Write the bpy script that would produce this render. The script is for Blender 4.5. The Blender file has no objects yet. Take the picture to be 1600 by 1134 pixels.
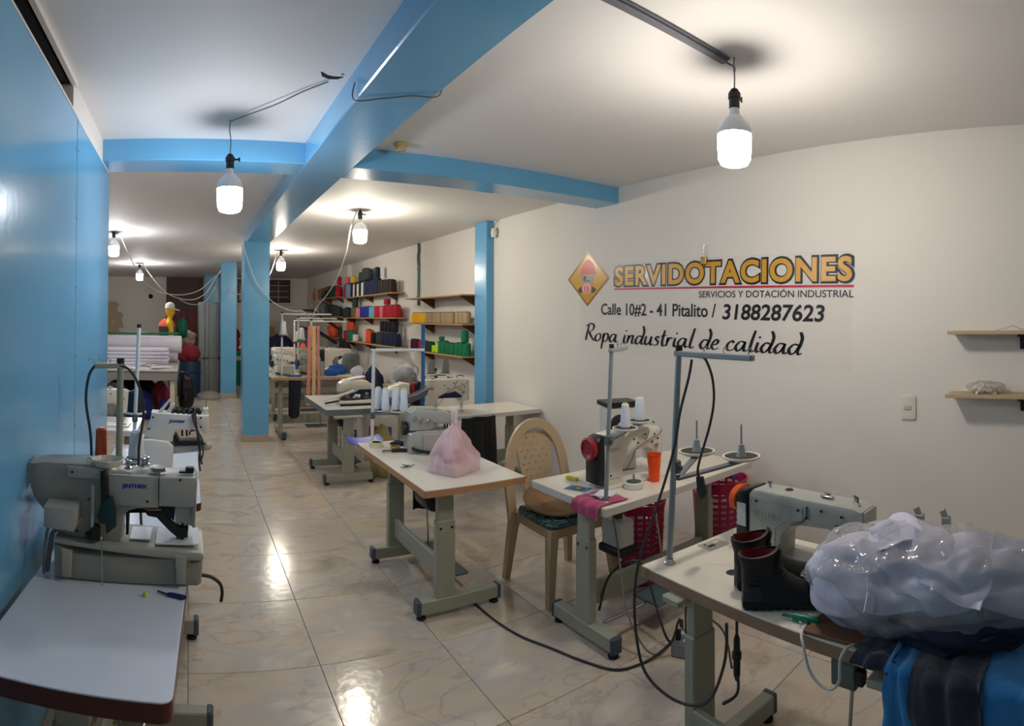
import bpy, bmesh, math, random
from mathutils import Vector, Matrix, Euler, noise

# ------------------------------------------------------------------ camera, world, exposure
sc = bpy.context.scene
COL = sc.collection
cam_data = bpy.data.cameras.new('camera')
cam_data.type = 'PANO'
cam_data.panorama_type = 'CENTRAL_CYLINDRICAL'      # the photograph is a hand-held phone panorama
FP, YC = 904.53, 488.15
cam_data.central_cylindrical_range_u_min = -800 / FP
cam_data.central_cylindrical_range_u_max = 800 / FP
cam_data.central_cylindrical_range_v_min = (YC - 1134) / FP
cam_data.central_cylindrical_range_v_max = YC / FP
cam_data.central_cylindrical_radius = 1.0
cam_data.clip_start = 0.02
cam_data.clip_end = 100
cam = bpy.data.objects.new('camera', cam_data)
COL.objects.link(cam)
cam.matrix_world = (Matrix.Translation((0, 0, 1.65)) @ Matrix.Rotation(-0.558154, 4, 'Z')
                    @ Matrix.Rotation(0.012064, 4, 'X') @ Matrix.Rotation(-0.00289, 4, 'Y')
                    @ Matrix.Rotation(math.pi / 2, 4, 'X'))
sc.camera = cam
world = bpy.data.worlds.new('world')
sc.world = world
world.use_nodes = True
world.node_tree.nodes['Background'].inputs[0].default_value = (0.55, 0.6, 0.7, 1)
world.node_tree.nodes['Background'].inputs[1].default_value = 0.05
sc.view_settings.view_transform = 'Standard'
sc.view_settings.look = 'None'
sc.view_settings.gamma = 1
sc.view_settings.use_curve_mapping = False
sc.view_settings.exposure = 0.97
BULB_POWER = 95.0            # emission strength of every lamp's diffuser

random.seed(11)
PI = math.pi

# ------------------------------------------------------------------ materials
MATS = {}
def lin(c):
    return tuple((x / 12.92 if x <= 0.04045 else ((x + 0.055) / 1.055) ** 2.4) for x in [v / 255 for v in c])
def mat(name, rgb, rough=0.5, metal=0.0, var=0.12, scale=8.0, bump=0.0, bscale=60.0, coat=0.0, spec=0.5, emit=None, estr=0.0,
        trans=0.0, alpha=1.0, stretch=None, sheen=0.0, ior=1.45, rand=0.0):
    """procedural principled material: base colour with noise variation and fine noise relief"""
    if name in MATS: return MATS[name]
    m = bpy.data.materials.new(name); m.use_nodes = True; MATS[name] = m
    nt = m.node_tree; b = nt.nodes['Principled BSDF']
    tc = nt.nodes.new('ShaderNodeTexCoord'); mp = nt.nodes.new('ShaderNodeMapping')
    nt.links.new(tc.outputs['Object'], mp.inputs[0])
    if stretch: mp.inputs['Scale'].default_value = stretch
    nz = nt.nodes.new('ShaderNodeTexNoise'); nz.inputs['Scale'].default_value = scale; nz.inputs['Detail'].default_value = 4
    nt.links.new(mp.outputs[0], nz.inputs['Vector'])
    L = lin(rgb)
    mx = nt.nodes.new('ShaderNodeMix'); mx.data_type = 'RGBA'
    mx.inputs['A'].default_value = tuple(max(0, v * (1 - var)) for v in L) + (1,)
    mx.inputs['B'].default_value = tuple(min(1, v * (1 + var)) for v in L) + (1,)
    nt.links.new(nz.outputs['Fac'], mx.inputs['Factor'])
    out = mx.outputs['Result']
    if rand:
        oi = nt.nodes.new('ShaderNodeObjectInfo'); hs = nt.nodes.new('ShaderNodeHueSaturation')
        mr = nt.nodes.new('ShaderNodeMapRange'); mr.inputs['To Min'].default_value = 1 - rand; mr.inputs['To Max'].default_value = 1 + rand
        nt.links.new(oi.outputs['Random'], mr.inputs['Value']); nt.links.new(mr.outputs[0], hs.inputs['Value'])
        nt.links.new(out, hs.inputs['Color']); out = hs.outputs[0]
    nt.links.new(out, b.inputs['Base Color'])
    b.inputs['Roughness'].default_value = rough; b.inputs['Metallic'].default_value = metal
    b.inputs['Specular IOR Level'].default_value = spec; b.inputs['Coat Weight'].default_value = coat
    b.inputs['Coat Roughness'].default_value = 0.08
    b.inputs['Transmission Weight'].default_value = trans; b.inputs['Alpha'].default_value = alpha
    b.inputs['IOR'].default_value = ior; b.inputs['Sheen Weight'].default_value = sheen
    if emit:
        b.inputs['Emission Color'].default_value = lin(emit) + (1,); b.inputs['Emission Strength'].default_value = estr
    if bump:
        n2 = nt.nodes.new('ShaderNodeTexNoise'); n2.inputs['Scale'].default_value = bscale; n2.inputs['Detail'].default_value = 3
        nt.links.new(mp.outputs[0], n2.inputs['Vector'])
        bp = nt.nodes.new('ShaderNodeBump'); bp.inputs['Strength'].default_value = bump; bp.inputs['Distance'].default_value = 0.01
        nt.links.new(n2.outputs['Fac'], bp.inputs['Height']); nt.links.new(bp.outputs[0], b.inputs['Normal'])
    return m

def film_mat(name, rgb, base=0.06, gain=0.55, diffuse=0.12, bscale=14.0, bump=0.8):
    """thin clear plastic: see-through with glossy creases (Fresnel), a touch of milky white"""
    m = bpy.data.materials.new(name); m.use_nodes = True; MATS[name] = m
    nt = m.node_tree; N = nt.nodes.new; L = nt.links.new; out = nt.nodes['Material Output']; nt.nodes.remove(nt.nodes['Principled BSDF'])
    tc = N('ShaderNodeTexCoord'); nz = N('ShaderNodeTexNoise'); nz.inputs['Scale'].default_value = bscale; nz.inputs['Detail'].default_value = 3; nz.inputs['Distortion'].default_value = 0.8
    L(tc.outputs['Object'], nz.inputs['Vector'])
    bp = N('ShaderNodeBump'); bp.inputs['Strength'].default_value = bump; bp.inputs['Distance'].default_value = 0.02; L(nz.outputs['Fac'], bp.inputs['Height'])
    tr = N('ShaderNodeBsdfTransparent'); gl = N('ShaderNodeBsdfGlossy'); gl.inputs['Roughness'].default_value = 0.06; df = N('ShaderNodeBsdfDiffuse'); df.inputs['Color'].default_value = lin(rgb) + (1,)
    L(bp.outputs[0], gl.inputs['Normal'])
    fr = N('ShaderNodeFresnel'); fr.inputs['IOR'].default_value = 1.5; L(bp.outputs[0], fr.inputs['Normal'])
    ma = N('ShaderNodeMath'); ma.operation = 'MULTIPLY_ADD'; ma.inputs[1].default_value = gain; ma.inputs[2].default_value = base; ma.use_clamp = True; L(fr.outputs[0], ma.inputs[0])
    m1 = N('ShaderNodeMixShader'); m1.inputs[0].default_value = diffuse; L(tr.outputs[0], m1.inputs[1]); L(df.outputs[0], m1.inputs[2])
    m2_ = N('ShaderNodeMixShader'); L(ma.outputs[0], m2_.inputs[0]); L(m1.outputs[0], m2_.inputs[1]); L(gl.outputs[0], m2_.inputs[2])
    L(m2_.outputs[0], out.inputs['Surface'])
    return m

# ------------------------------------------------------------------ geometry helpers (all add to a bmesh)
def B(): return bmesh.new()
def rotm(rx=0, ry=0, rz=0): return Euler((rx, ry, rz)).to_matrix().to_4x4()
def box(bm, c, s, bev=0.0, rot=None, seg=1):
    t = bmesh.new()
    bmesh.ops.create_cube(t, size=1.0)
    bmesh.ops.scale(t, vec=s, verts=t.verts)
    if bev > 0:
        bmesh.ops.bevel(t, geom=t.edges[:] , offset=min(bev, min(s) * 0.49), segments=seg, affect='EDGES', profile=0.5)
    if rot is not None: bmesh.ops.transform(t, matrix=rot, verts=t.verts)
    bmesh.ops.translate(t, vec=c, verts=t.verts)
    merge(bm, t); return bm
def merge(bm, t):
    vm = {v: bm.verts.new(v.co) for v in t.verts}
    for f in t.faces:
        try: bm.faces.new([vm[v] for v in f.verts])
        except ValueError: pass
    t.free()
def frame_of(d):
    d = Vector(d).normalized()
    a = Vector((0, 0, 1)) if abs(d.z) < 0.95 else Vector((1, 0, 0))
    u = d.cross(a).normalized(); v = d.cross(u).normalized()
    return u, v
def cyl(bm, p0, p1, r0, r1=None, n=14, cap=True):
    r1 = r0 if r1 is None else r1
    p0, p1 = Vector(p0), Vector(p1); u, v = frame_of(p1 - p0)
    A = []; Bq = []
    for i in range(n):
        a = 2 * PI * i / n; o = u * math.cos(a) + v * math.sin(a)
        A.append(bm.verts.new(p0 + o * r0)); Bq.append(bm.verts.new(p1 + o * r1))
    for i in range(n):
        j = (i + 1) % n; bm.faces.new((A[i], A[j], Bq[j], Bq[i]))
    if cap: bm.faces.new(A[::-1]); bm.faces.new(Bq)
    return bm
def lathe(bm, prof, n=24, c=(0, 0, 0), axis='Z', close=True):
    """prof: list of (r, h)"""
    rings = []
    def pt(r, h, a):
        if axis == 'Z': q = (r * math.cos(a), r * math.sin(a), h)
        elif axis == 'X': q = (h, r * math.cos(a), r * math.sin(a))
        else: q = (r * math.sin(a), h, r * math.cos(a))
        return Vector(q) + Vector(c)
    for r, h in prof:
        if r < 1e-5: rings.append([bm.verts.new(pt(0, h, 0))])
        else: rings.append([bm.verts.new(pt(r, h, 2 * PI * i / n)) for i in range(n)])
    for a, b in zip(rings, rings[1:]):
        for i in range(n):
            j = (i + 1) % n
            if len(a) == 1 and len(b) == 1: continue
            if len(a) == 1: bm.faces.new((a[0], b[j], b[i]))
            elif len(b) == 1: bm.faces.new((a[i], a[j], b[0]))
            else: bm.faces.new((a[i], a[j], b[j], b[i]))
    if close:
        if len(rings[0]) > 1: bm.faces.new(rings[0][::-1])
        if len(rings[-1]) > 1: bm.faces.new(rings[-1])
    return bm
def smooth_path(pts, k=6):
    P = [Vector(p) for p in pts]
    if len(P) < 3: return P
    out = []
    for i in range(len(P) - 1):
        p0 = P[max(i - 1, 0)]; p1 = P[i]; p2 = P[i + 1]; p3 = P[min(i + 2, len(P) - 1)]
        for j in range(k):
            t = j / k
            out.append(0.5 * ((2 * p1) + (p2 - p0) * t + (2 * p0 - 5 * p1 + 4 * p2 - p3) * t * t + (3 * p1 - p0 - 3 * p2 + p3) * t ** 3))
    out.append(P[-1]); return out
def tube(bm, pts, r, n=6, k=6, smooth=True):
    P = smooth_path(pts, k) if smooth else [Vector(p) for p in pts]
    d0 = (P[1] - P[0]).normalized(); u, v = frame_of(d0); prev = d0; rings = []
    for i, p in enumerate(P):
        d = (P[min(i + 1, len(P) - 1)] - P[max(i - 1, 0)]).normalized()
        if d.length < 0.5: d = prev
        q = prev.rotation_difference(d); u = q @ u; v = q @ v; prev = d
        rr = r(i / (len(P) - 1)) if callable(r) else r
        rings.append([bm.verts.new(p + (u * math.cos(2 * PI * j / n) + v * math.sin(2 * PI * j / n)) * rr) for j in range(n)])
    for a, b in zip(rings, rings[1:]):
        for j in range(n):
            bm.faces.new((a[j], a[(j + 1) % n], b[(j + 1) % n], b[j]))
    bm.faces.new(rings[0][::-1]); bm.faces.new(rings[-1])
    return bm
def prism(bm, poly, t0, t1, plane='XZ', bev=0.0, seg=2):
    """polygon (a,b) extruded along the remaining axis from t0 to t1"""
    t = bmesh.new()
    def mk(a, b, h):
        return {'XZ': (a, h, b), 'XY': (a, b, h), 'YZ': (h, a, b)}[plane]
    lo = [t.verts.new(mk(a, b, t0)) for a, b in poly]; hi = [t.verts.new(mk(a, b, t1)) for a, b in poly]
    n = len(poly)
    c1 = t.faces.new(lo); c2 = t.faces.new(hi[::-1])
    for i in range(n):
        j = (i + 1) % n; t.faces.new((lo[j], lo[i], hi[i], hi[j]))
    bmesh.ops.recalc_face_normals(t, faces=t.faces)
    if bev > 0:
        es = [e for f in (c1, c2) for e in f.edges]
        bmesh.ops.bevel(t, geom=list(set(es)), offset=bev, segments=seg, affect='EDGES', profile=0.5)
    bmesh.ops.triangulate(t, faces=[f for f in t.faces if len(f.verts) > 4])
    merge(bm, t); return bm
def ridge(p, seed, st=(1, 1, 1), fine=0.35):
    q = Vector((p.x * st[0], p.y * st[1], p.z * st[2])) + Vector((seed * 3.7, seed * 1.3, seed * 2.1))
    w = q + 0.35 * noise.noise_vector(q * 1.1)
    return abs(noise.noise(w * 1.5)) + fine * abs(noise.noise(w * 3.1))
def crumple(bm, c, s, seed=0, amp=0.3, sub=4, flat=0.75, rot=None, big=0.2, st=(1, 1, 1), fine=0.35):
    """cloth bundle: a ball raised into sharp folds with smooth hollows between them"""
    t = bmesh.new(); bmesh.ops.create_icosphere(t, subdivisions=sub, radius=1.0)
    for v in t.verts:
        p = v.co.copy()
        k = 0.96 + big * noise.noise(p * 1.2 + Vector((seed, seed * 2, 1))) - amp * (ridge(p, seed, st, fine) - 0.22)
        v.co = p * k
        if v.co.z < -flat: v.co.z = -flat
        v.co = Vector((v.co.x * s[0], v.co.y * s[1], v.co.z * s[2]))
    if rot is not None: bmesh.ops.transform(t, matrix=rot, verts=t.verts)
    bmesh.ops.translate(t, vec=c, verts=t.verts)
    merge(bm, t); return bm
def blob(bm, c, s, amp=0.15, fr=2.0, seed=0, sub=3, flat=None, rot=None):
    t = bmesh.new(); bmesh.ops.create_icosphere(t, subdivisions=sub, radius=1.0)
    for v in t.verts:
        d = noise.noise(v.co * fr + Vector((seed * 7.3, seed * 3.1, seed * 1.7))) + 0.5 * noise.noise(v.co * fr * 2.3 + Vector((seed, 5, seed * 2)))
        v.co = v.co * (1 + amp * d)
        if flat is not None and v.co.z < -flat: v.co.z = -flat
        v.co = Vector((v.co.x * s[0], v.co.y * s[1], v.co.z * s[2]))
    if rot is not None: bmesh.ops.transform(t, matrix=rot, verts=t.verts)
    bmesh.ops.translate(t, vec=c, verts=t.verts)
    merge(bm, t); return bm
def sheet(bm, fn, nu, nv, thick=0.0):
    """grid surface fn(u,v)->(x,y,z), optionally a second layer for thickness along the normal"""
    t = bmesh.new()
    g = [[t.verts.new(fn(i / nu, j / nv)) for j in range(nv + 1)] for i in range(nu + 1)]
    for i in range(nu):
        for j in range(nv): t.faces.new((g[i][j], g[i + 1][j], g[i + 1][j + 1], g[i][j + 1]))
    if thick:
        bmesh.ops.recalc_face_normals(t, faces=t.faces); t.normal_update()
        bmesh.ops.solidify(t, geom=t.faces[:], thickness=thick)
    merge(bm, t); return bm
def move(bm, loc=(0, 0, 0), rz=0.0, rx=0.0, ry=0.0, s=1.0):
    bmesh.ops.transform(bm, matrix=Matrix.Translation(loc) @ rotm(rx, ry, rz) @ Matrix.Scale(s, 4), verts=bm.verts); return bm

def obj(name, bm, m, parent=None, smooth=32, loc=None, rz=None, recalc=True):
    if recalc: bmesh.ops.recalc_face_normals(bm, faces=bm.faces)
    me = bpy.data.meshes.new(name); bm.to_mesh(me); bm.free()
    if smooth:
        me.shade_smooth(); me.set_sharp_from_angle(angle=math.radians(smooth))
    for x in (m if isinstance(m, (list, tuple)) else [m]): me.materials.append(MATS[x] if isinstance(x, str) else x)
    o = bpy.data.objects.new(name, me); COL.objects.link(o)
    if parent is not None: o.parent = parent
    if loc is not None: o.location = loc
    if rz is not None: o.rotation_euler = (0, 0, rz)
    return o
def tag(o, label, cat, group=None):
    o['label'] = label; o['category'] = cat
    if group: o['group'] = group
    return o
def thing(name, label, cat, loc=(0, 0, 0), rz=0.0, group=None, rx=0.0, ry=0.0):
    o = bpy.data.objects.new(name, None); COL.objects.link(o); o.empty_display_size = 0.05
    o.location = loc; o.rotation_euler = (rx, ry, rz)
    return tag(o, label, cat, group)
def struct(name, bm, m, parent=None, smooth=0, label=None):
    o = obj(name, bm, m, parent, smooth)
    if parent is None: o['kind'] = 'structure'
    if label: o['label'] = label
    return o
def dup(root, loc, rz=0.0, label=None, group=None):
    r = root.copy(); COL.objects.link(r); r.location = loc; r.rotation_euler = (root.rotation_euler.x, root.rotation_euler.y, rz)
    if label: r['label'] = label
    if group: r['group'] = group
    for ch in root.children:
        c = ch.copy(); COL.objects.link(c); c.parent = r
        for g in ch.children:
            d = g.copy(); COL.objects.link(d); d.parent = c
    return r
def one(name, bm, m, label, cat, group=None, loc=None, rz=None, smooth=32):
    return tag(obj(name, bm, m, None, smooth, loc, rz), label, cat, group)
def text_mesh(name, s, bold, shear, spacing):
    cu = bpy.data.curves.new(name, 'FONT'); cu.body = s; cu.offset = bold; cu.shear = shear; cu.extrude = 0.0; cu.space_character = spacing
    cu.resolution_u = 4
    t = bpy.data.objects.new(name, cu); COL.objects.link(t)
    bpy.context.view_layer.update()
    me = bpy.data.meshes.new_from_object(t.evaluated_get(bpy.context.evaluated_depsgraph_get()))
    bpy.data.objects.remove(t); bpy.data.curves.remove(cu)
    me.name = name
    xs = [v.co.x for v in me.vertices]; ys = [v.co.y for v in me.vertices]
    return me, min(xs), max(xs), min(ys), max(ys)
def text(name, s, m, parent, width, height, bold=0.0, shear=0.0, depth=0.0006, spacing=1.0, at=(0, 0)):
    """flat lettering, one mesh per word, lower left corner at `at`, x right, y up"""
    me, x0, x1, y0, y1 = text_mesh(name, s, bold, shear, spacing); bpy.data.meshes.remove(me)
    sx = width / (x1 - x0); sy = height / (y1 - y0); words = s.split(' '); out = []
    for k, wd in enumerate(words):
        me, _, pre, _, _ = text_mesh(name, ' '.join(words[:k + 1]), bold, shear, spacing); bpy.data.meshes.remove(me)
        me, _, wx, _, _ = text_mesh(name, wd, bold, shear, spacing)
        for v in me.vertices: v.co = (at[0] + (v.co.x + pre - wx - x0) * sx, at[1] + (v.co.y - y0) * sy, depth)
        me.materials.clear(); me.materials.append(MATS[m])
        o = bpy.data.objects.new(name, me); COL.objects.link(o); o.parent = parent; out.append(o)
    return out[0] if len(out) == 1 else out
# ------------------------------------------------------------------ shared materials
mat('blue_paint', (104, 170, 211), 0.2, var=0.05, scale=3, bump=0.07, bscale=25, coat=0.2)
mat('blue_seam_shade_and_screw', (44, 96, 140), 0.2, var=0.06, scale=4, bump=0.05, bscale=30)  # darkened blue: seam shadow put into the backing's colour, screws share it
mat('white_wall', (226, 221, 213), 0.62, var=0.03, scale=1.5, bump=0.05, bscale=18)
mat('ceiling_paint', (228, 226, 224), 0.7, var=0.03, scale=1.2, bump=0.04, bscale=10)
mat('grey_wall', (150, 146, 142), 0.7, var=0.05, scale=2)
mat('grout', (128, 112, 92), 0.8)
mat('skirt_tile', (176, 160, 144), 0.3, var=0.15, scale=12)
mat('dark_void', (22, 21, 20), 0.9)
mat('brown_board', (92, 68, 56), 0.6, var=0.1)
mat('maroon', (110, 34, 44), 0.5, var=0.12)

def marble():
    m = bpy.data.materials.new('marble_tile'); m.use_nodes = True; MATS['marble_tile'] = m
    nt = m.node_tree; b = nt.nodes['Principled BSDF']; N = nt.nodes.new; Lk = nt.links.new
    tc = N('ShaderNodeTexCoord'); oi = N('ShaderNodeObjectInfo')
    ad = N('ShaderNodeVectorMath'); ad.operation = 'ADD'
    cb = N('ShaderNodeCombineXYZ'); ml = N('ShaderNodeMath'); ml.operation = 'MULTIPLY'; ml.inputs[1].default_value = 37.0
    Lk(oi.outputs['Random'], ml.inputs[0]); Lk(ml.outputs[0], cb.inputs[0]); Lk(ml.outputs[0], cb.inputs[2])
    Lk(tc.outputs['Object'], ad.inputs[0]); Lk(cb.outputs[0], ad.inputs[1])
    mp = N('ShaderNodeMapping'); mp.inputs['Rotation'].default_value = (0, 0, 0.9); mp.inputs['Scale'].default_value = (1.0, 1.7, 1)
    Lk(ad.outputs[0], mp.inputs[0])
    n1 = N('ShaderNodeTexNoise'); n1.inputs['Scale'].default_value = 1.7; n1.inputs['Detail'].default_value = 7; n1.inputs['Distortion'].default_value = 0.9
    Lk(mp.outputs[0], n1.inputs['Vector'])
    r1 = N('ShaderNodeValToRGB'); e = r1.color_ramp.elements
    e[0].position = 0.30; e[0].color = lin((172, 159, 142)) + (1,)
    e[1].position = 0.72; e[1].color = lin((222, 209, 190)) + (1,)
    k = r1.color_ramp.elements.new(0.44); k.color = lin((204, 188, 166)) + (1,)
    k = r1.color_ramp.elements.new(0.56); k.color = lin((190, 181, 170)) + (1,)
    Lk(n1.outputs['Fac'], r1.inputs[0])
    n2 = N('ShaderNodeTexNoise'); n2.inputs['Scale'].default_value = 1.9; n2.inputs['Detail'].default_value = 6; n2.inputs['Distortion'].default_value = 0.7
    Lk(mp.outputs[0], n2.inputs['Vector'])
    r2 = N('ShaderNodeValToRGB'); e = r2.color_ramp.elements
    e[0].position = 0.482; e[0].color = (0, 0, 0, 1); e[1].position = 0.512; e[1].color = (0, 0, 0, 1)
    k = r2.color_ramp.elements.new(0.50); k.color = (0.3, 0.3, 0.3, 1)
    Lk(n2.outputs['Fac'], r2.inputs[0])
    mx = N('ShaderNodeMix'); mx.data_type = 'RGBA'; mx.inputs['B'].default_value = lin((134, 116, 104)) + (1,)
    Lk(r2.outputs[0], mx.inputs['Factor']); Lk(r1.outputs[0], mx.inputs['A'])
    Lk(mx.outputs['Result'], b.inputs['Base Color'])
    b.inputs['Roughness'].default_value = 0.16; b.inputs['Specular IOR Level'].default_value = 0.5
    n3 = N('ShaderNodeTexNoise'); n3.inputs['Scale'].default_value = 22; n3.inputs['Detail'].default_value = 2
    Lk(ad.outputs[0], n3.inputs['Vector'])
    bp = N('ShaderNodeBump'); bp.inputs['Strength'].default_value = 0.08; bp.inputs['Distance'].default_value = 0.01
    Lk(n3.outputs['Fac'], bp.inputs['Height']); Lk(bp.outputs[0], b.inputs['Normal'])
marble()

# ------------------------------------------------------------------ the room
XR, XP, YB, YF, ZC, ZB = 3.43, -0.571, 16.6, -1.7, 2.81, 2.668
XL = -3.4
fl = struct('floor', box(B(), ((XL + XR) / 2, (YF + YB) / 2, -0.03), (XR - XL + 0.4, YB - YF + 0.4, 0.052)), 'grout')
SX, SY = 0.625, 0.657
tile_me = None
for i in range(-6, 6):
    for j in range(-18, 12):
        x = 0.0104 + SX * i + SX / 2; y = 5.985 - SY * j - SY / 2
        if y < YF - 0.1 or y > YB + 0.2 or x > XR + 0.3: continue
        if x < XP - 0.35 and y < 3.9: continue
        if tile_me is None:
            t = box(B(), (0, 0, 0), (SX - 0.003, SY - 0.003, 0.012), bev=0.0015)
            o = obj('tile', t, 'marble_tile', fl, 0); tile_me = o.data
        else:
            o = bpy.data.objects.new('tile', tile_me); COL.objects.link(o); o.parent = fl
        o.location = (x, y, -0.006)
struct('ceiling', box(B(), ((XL + XR) / 2, (YF + YB) / 2, ZC + 0.05), (XR - XL + 0.4, YB - YF + 0.4, 0.1)), 'ceiling_paint')
struct('wall_right', box(B(), (XR + 0.05, (YF + YB) / 2, 1.4), (0.1, YB - YF + 0.4, 2.84)), 'white_wall')
struct('wall_back', box(B(), ((XL + XR) / 2, YB + 0.05, 1.4), (XR - XL + 0.4, 0.1, 2.84)), 'white_wall')
struct('wall_left', box(B(), (XL - 0.05, (3.0 + YB) / 2, 1.4), (0.1, YB - 2.8, 2.84)), 'grey_wall')
struct('wall_front', box(B(), ((XP + XR) / 2, YF - 0.05, 1.4), (XR - XP + 0.6, 0.1, 2.84)), 'white_wall')
struct('wall_side', box(B(), ((XL + XP) / 2 - 0.1, 4.12, 1.4), (XP - XL + 0.1, 0.1, 2.84)), 'white_wall')
# painted board partition beside the camera: two boards meeting at a screwed seam, a gap shaded by added dark boards and a white header above
pw = struct('wall_partition', box(B(), (XP - 0.055, 1.18, 1.31), (0.07, 5.74, 2.62)), 'blue_seam_shade_and_screw', label='blue painted board partition')
for y0, y1 in ((YF, 2.874), (2.886, 4.06)):
    o = obj('panel', box(B(), (XP - 0.01, (y0 + y1) / 2, 1.33), (0.02, y1 - y0, 2.66), bev=0.002), 'blue_paint', pw, 0)
for z in (0.4, 0.75, 1.1, 1.45, 1.8, 2.15, 2.5):
    for y in (2.86, 2.905):
        obj('screw', lathe(B(), [(0.004, -0.001), (0.004, 0.0015), (0, 0.002)], 8, (XP, y, z), 'X'), 'blue_seam_shade_and_screw', pw)
obj('top_rail', box(B(), (XP - 0.012, 0.58, 2.664), (0.03, 4.6, 0.012)), 'white_wall', pw)
struct('trim_1', box(B(), (XP + 0.004, 0.55, 2.795), (0.022, 4.5, 0.03)), 'white_wall')
struct('gap_shade_boards', box(box(B(), (XP - 0.205, 0.53, 2.80), (0.39, 4.47, 0.02)), (XP - 0.40, 0.53, 2.72), (0.02, 4.47, 0.16)), 'dark_void')  # added near-black boards: the gap's shade is put into their colour
struct('trim_3', box(B(), (XP - 0.045, 3.40, 2.735), (0.09, 1.26, 0.15)), 'white_wall')
# beams and pillars
struct('beam', box(B(), (0.92, (YF + 7.98) / 2, (ZB + ZC) / 2 + 0.01), (0.33, 7.98 - YF, ZC - ZB + 0.02), bev=0.006), 'blue_paint', label='blue ceiling beam running down the room')
struct('beam', box(B(), (0.09, 3.895, (ZB + ZC) / 2 + 0.012), (1.34, 0.31, ZC - ZB + 0.02), bev=0.006), 'blue_paint', label='blue cross beam to the partition')
struct('beam', box(B(), (2.26, 3.895, (ZB + ZC) / 2 + 0.012), (2.36, 0.31, ZC - ZB + 0.02), bev=0.006), 'blue_paint', label='blue cross beam to the right wall')
for n, (x0, x1, y0, y1, z1) in enumerate(((0.727, 1.077, 7.68, 8.03, ZB + .01), (0.665, 0.987, 11.93, 12.25, ZC), (0.43, 0.80, 15.6, 15.95, ZC))):
    p = struct('pillar', box(B(), ((x0 + x1) / 2, (y0 + y1) / 2, z1 / 2), (x1 - x0, y1 - y0, z1), bev=0.008), 'blue_paint', label=('nearest', 'second', 'furthest')[n] + ' blue pillar')
    obj('skirting', box(B(), ((x0 + x1) / 2, (y0 + y1) / 2, 0.045), (x1 - x0 + 0.02, y1 - y0 + 0.02, 0.09), bev=0.003), 'skirt_tile', p, 0)
struct('pillar', box(B(), (XR - 0.05, 6.045, ZC / 2), (0.106, 0.29, ZC), bev=0.008), 'blue_paint', label='blue pilaster on the right wall')
struct('pillar', box(B(), (XR - 0.04, 12.05, ZC / 2), (0.1, 0.3, ZC), bev=0.008), 'white_wall', label='white pilaster on the right wall')
# ------------------------------------------------------------------ lamps and ceiling cables
mat('bulb_housing', (214, 216, 220), 0.35, var=0.03)
mat('socket_black', (26, 26, 30), 0.4)
mat('cord_white', (206, 204, 198), 0.5)
mat('cord_grey', (120, 120, 118), 0.5)
mat('cord_dark', (52, 52, 54), 0.5)
mat('duct_grey', (108, 110, 118), 0.45, var=0.08)
def lamp(label, loc, tint, power):
    x, y, z = loc
    t = thing('hanging_bulb', label, 'light bulb', (x, y, ZC), 0, 'bare bulbs hanging from the ceiling')
    h = z - ZC                                            # bottom of the diffuser, relative to the ceiling
    m = mat('diffuser_%d_%d' % (tint[2], int(power * 10)), (250, 250, 250), 0.4, emit=tint, estr=BULB_POWER * power)
    obj('diffuser', lathe(B(), [(0, h), (0.035, h + 0.003), (0.06, h + 0.012), (0.072, h + 0.035), (0.076, h + 0.13), (0.074, h + 0.142)], 28), m, t)
    obj('housing', lathe(B(), [(0.076, h + 0.142), (0.074, h + 0.165), (0.066, h + 0.19), (0.045, h + 0.215), (0.025, h + 0.228), (0.021, h + 0.262)], 28), 'bulb_housing', t)
    s = obj('socket', lathe(B(), [(0.021, h + 0.258), (0.024, h + 0.262), (0.024, h + 0.3), (0.028, h + 0.303), (0.028, h + 0.325), (0.015, h + 0.345), (0.006, h + 0.348)], 18), 'socket_black', t)
    obj('switch_key', box(cyl(B(), (0.024, 0, h + 0.315), (0.05, 0, h + 0.315), 0.006, n=8), (0.054, 0, h + 0.315), (0.01, 0.006, 0.026), 0.002), 'socket_black', s)
    if h + 0.348 < -0.012:
        obj('cord', tube(B(), [(0, 0, h + 0.346), (0.004, 0.002, (h + 0.348) * 0.6), (-0.004, 0, (h + .348) * 0.3), (0, 0, 0.0)], 0.0035), 'cord_grey', t)
    else:
        obj('cord', cyl(B(), (0, 0, min(h + 0.346, -0.004)), (0, 0, 0.001), 0.012), 'socket_black', t)
    return t
lamp('lit white bulb on a cord in front of the short blue cross beam', (0.233, 3.371, 2.262), (244, 247, 255), 0.58)
lamp('largest lit white bulb, on a cord at the end of the grey ceiling duct', (2.06, 1.495, 2.322), (255, 245, 233), 0.75)
lamp('lit bulb close under the ceiling right of the nearest blue pillar', (1.79, 5.894, 2.45), (255, 244, 224), 0.95)
lamp('lit bulb just right of the nearest pillar, far down the room', (1.556, 9.745, 2.455), (255, 244, 226), 1.0)
lamp('lit bulb beside the edge of the blue partition', (-1.029, 7.82, 2.47), (246, 246, 250), 0.9)
lamp('smallest lit bulb over the cutting table at the back left', (-1.066, 12.39, 2.435), (250, 248, 246), 0.9)
def cable(name, label, pts, r, m, k=6): return one(name, tube(B(), pts, r, 6, k), m, label, 'cable')
t = thing('cable_duct', 'grey plastic cable duct on the ceiling by the largest bulb', 'cable duct', (0, 0, 0))
obj('duct_base', box(B(), (1.37, 1.535, ZC - 0.006), (1.36, 0.05, 0.012), 0.002), 'duct_grey', t)
obj('duct_cover', box(B(), (1.37, 1.535, ZC - 0.018), (1.35, 0.036, 0.014), 0.004), 'duct_grey', t)
cable('power_cable', 'short wire from the grey duct end to the largest bulb', [(2.04, 1.53, 2.79), (2.065, 1.52, 2.785), (2.068, 1.5, 2.77), (2.06, 1.495, 2.74)], 0.004, 'cord_grey')
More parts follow.
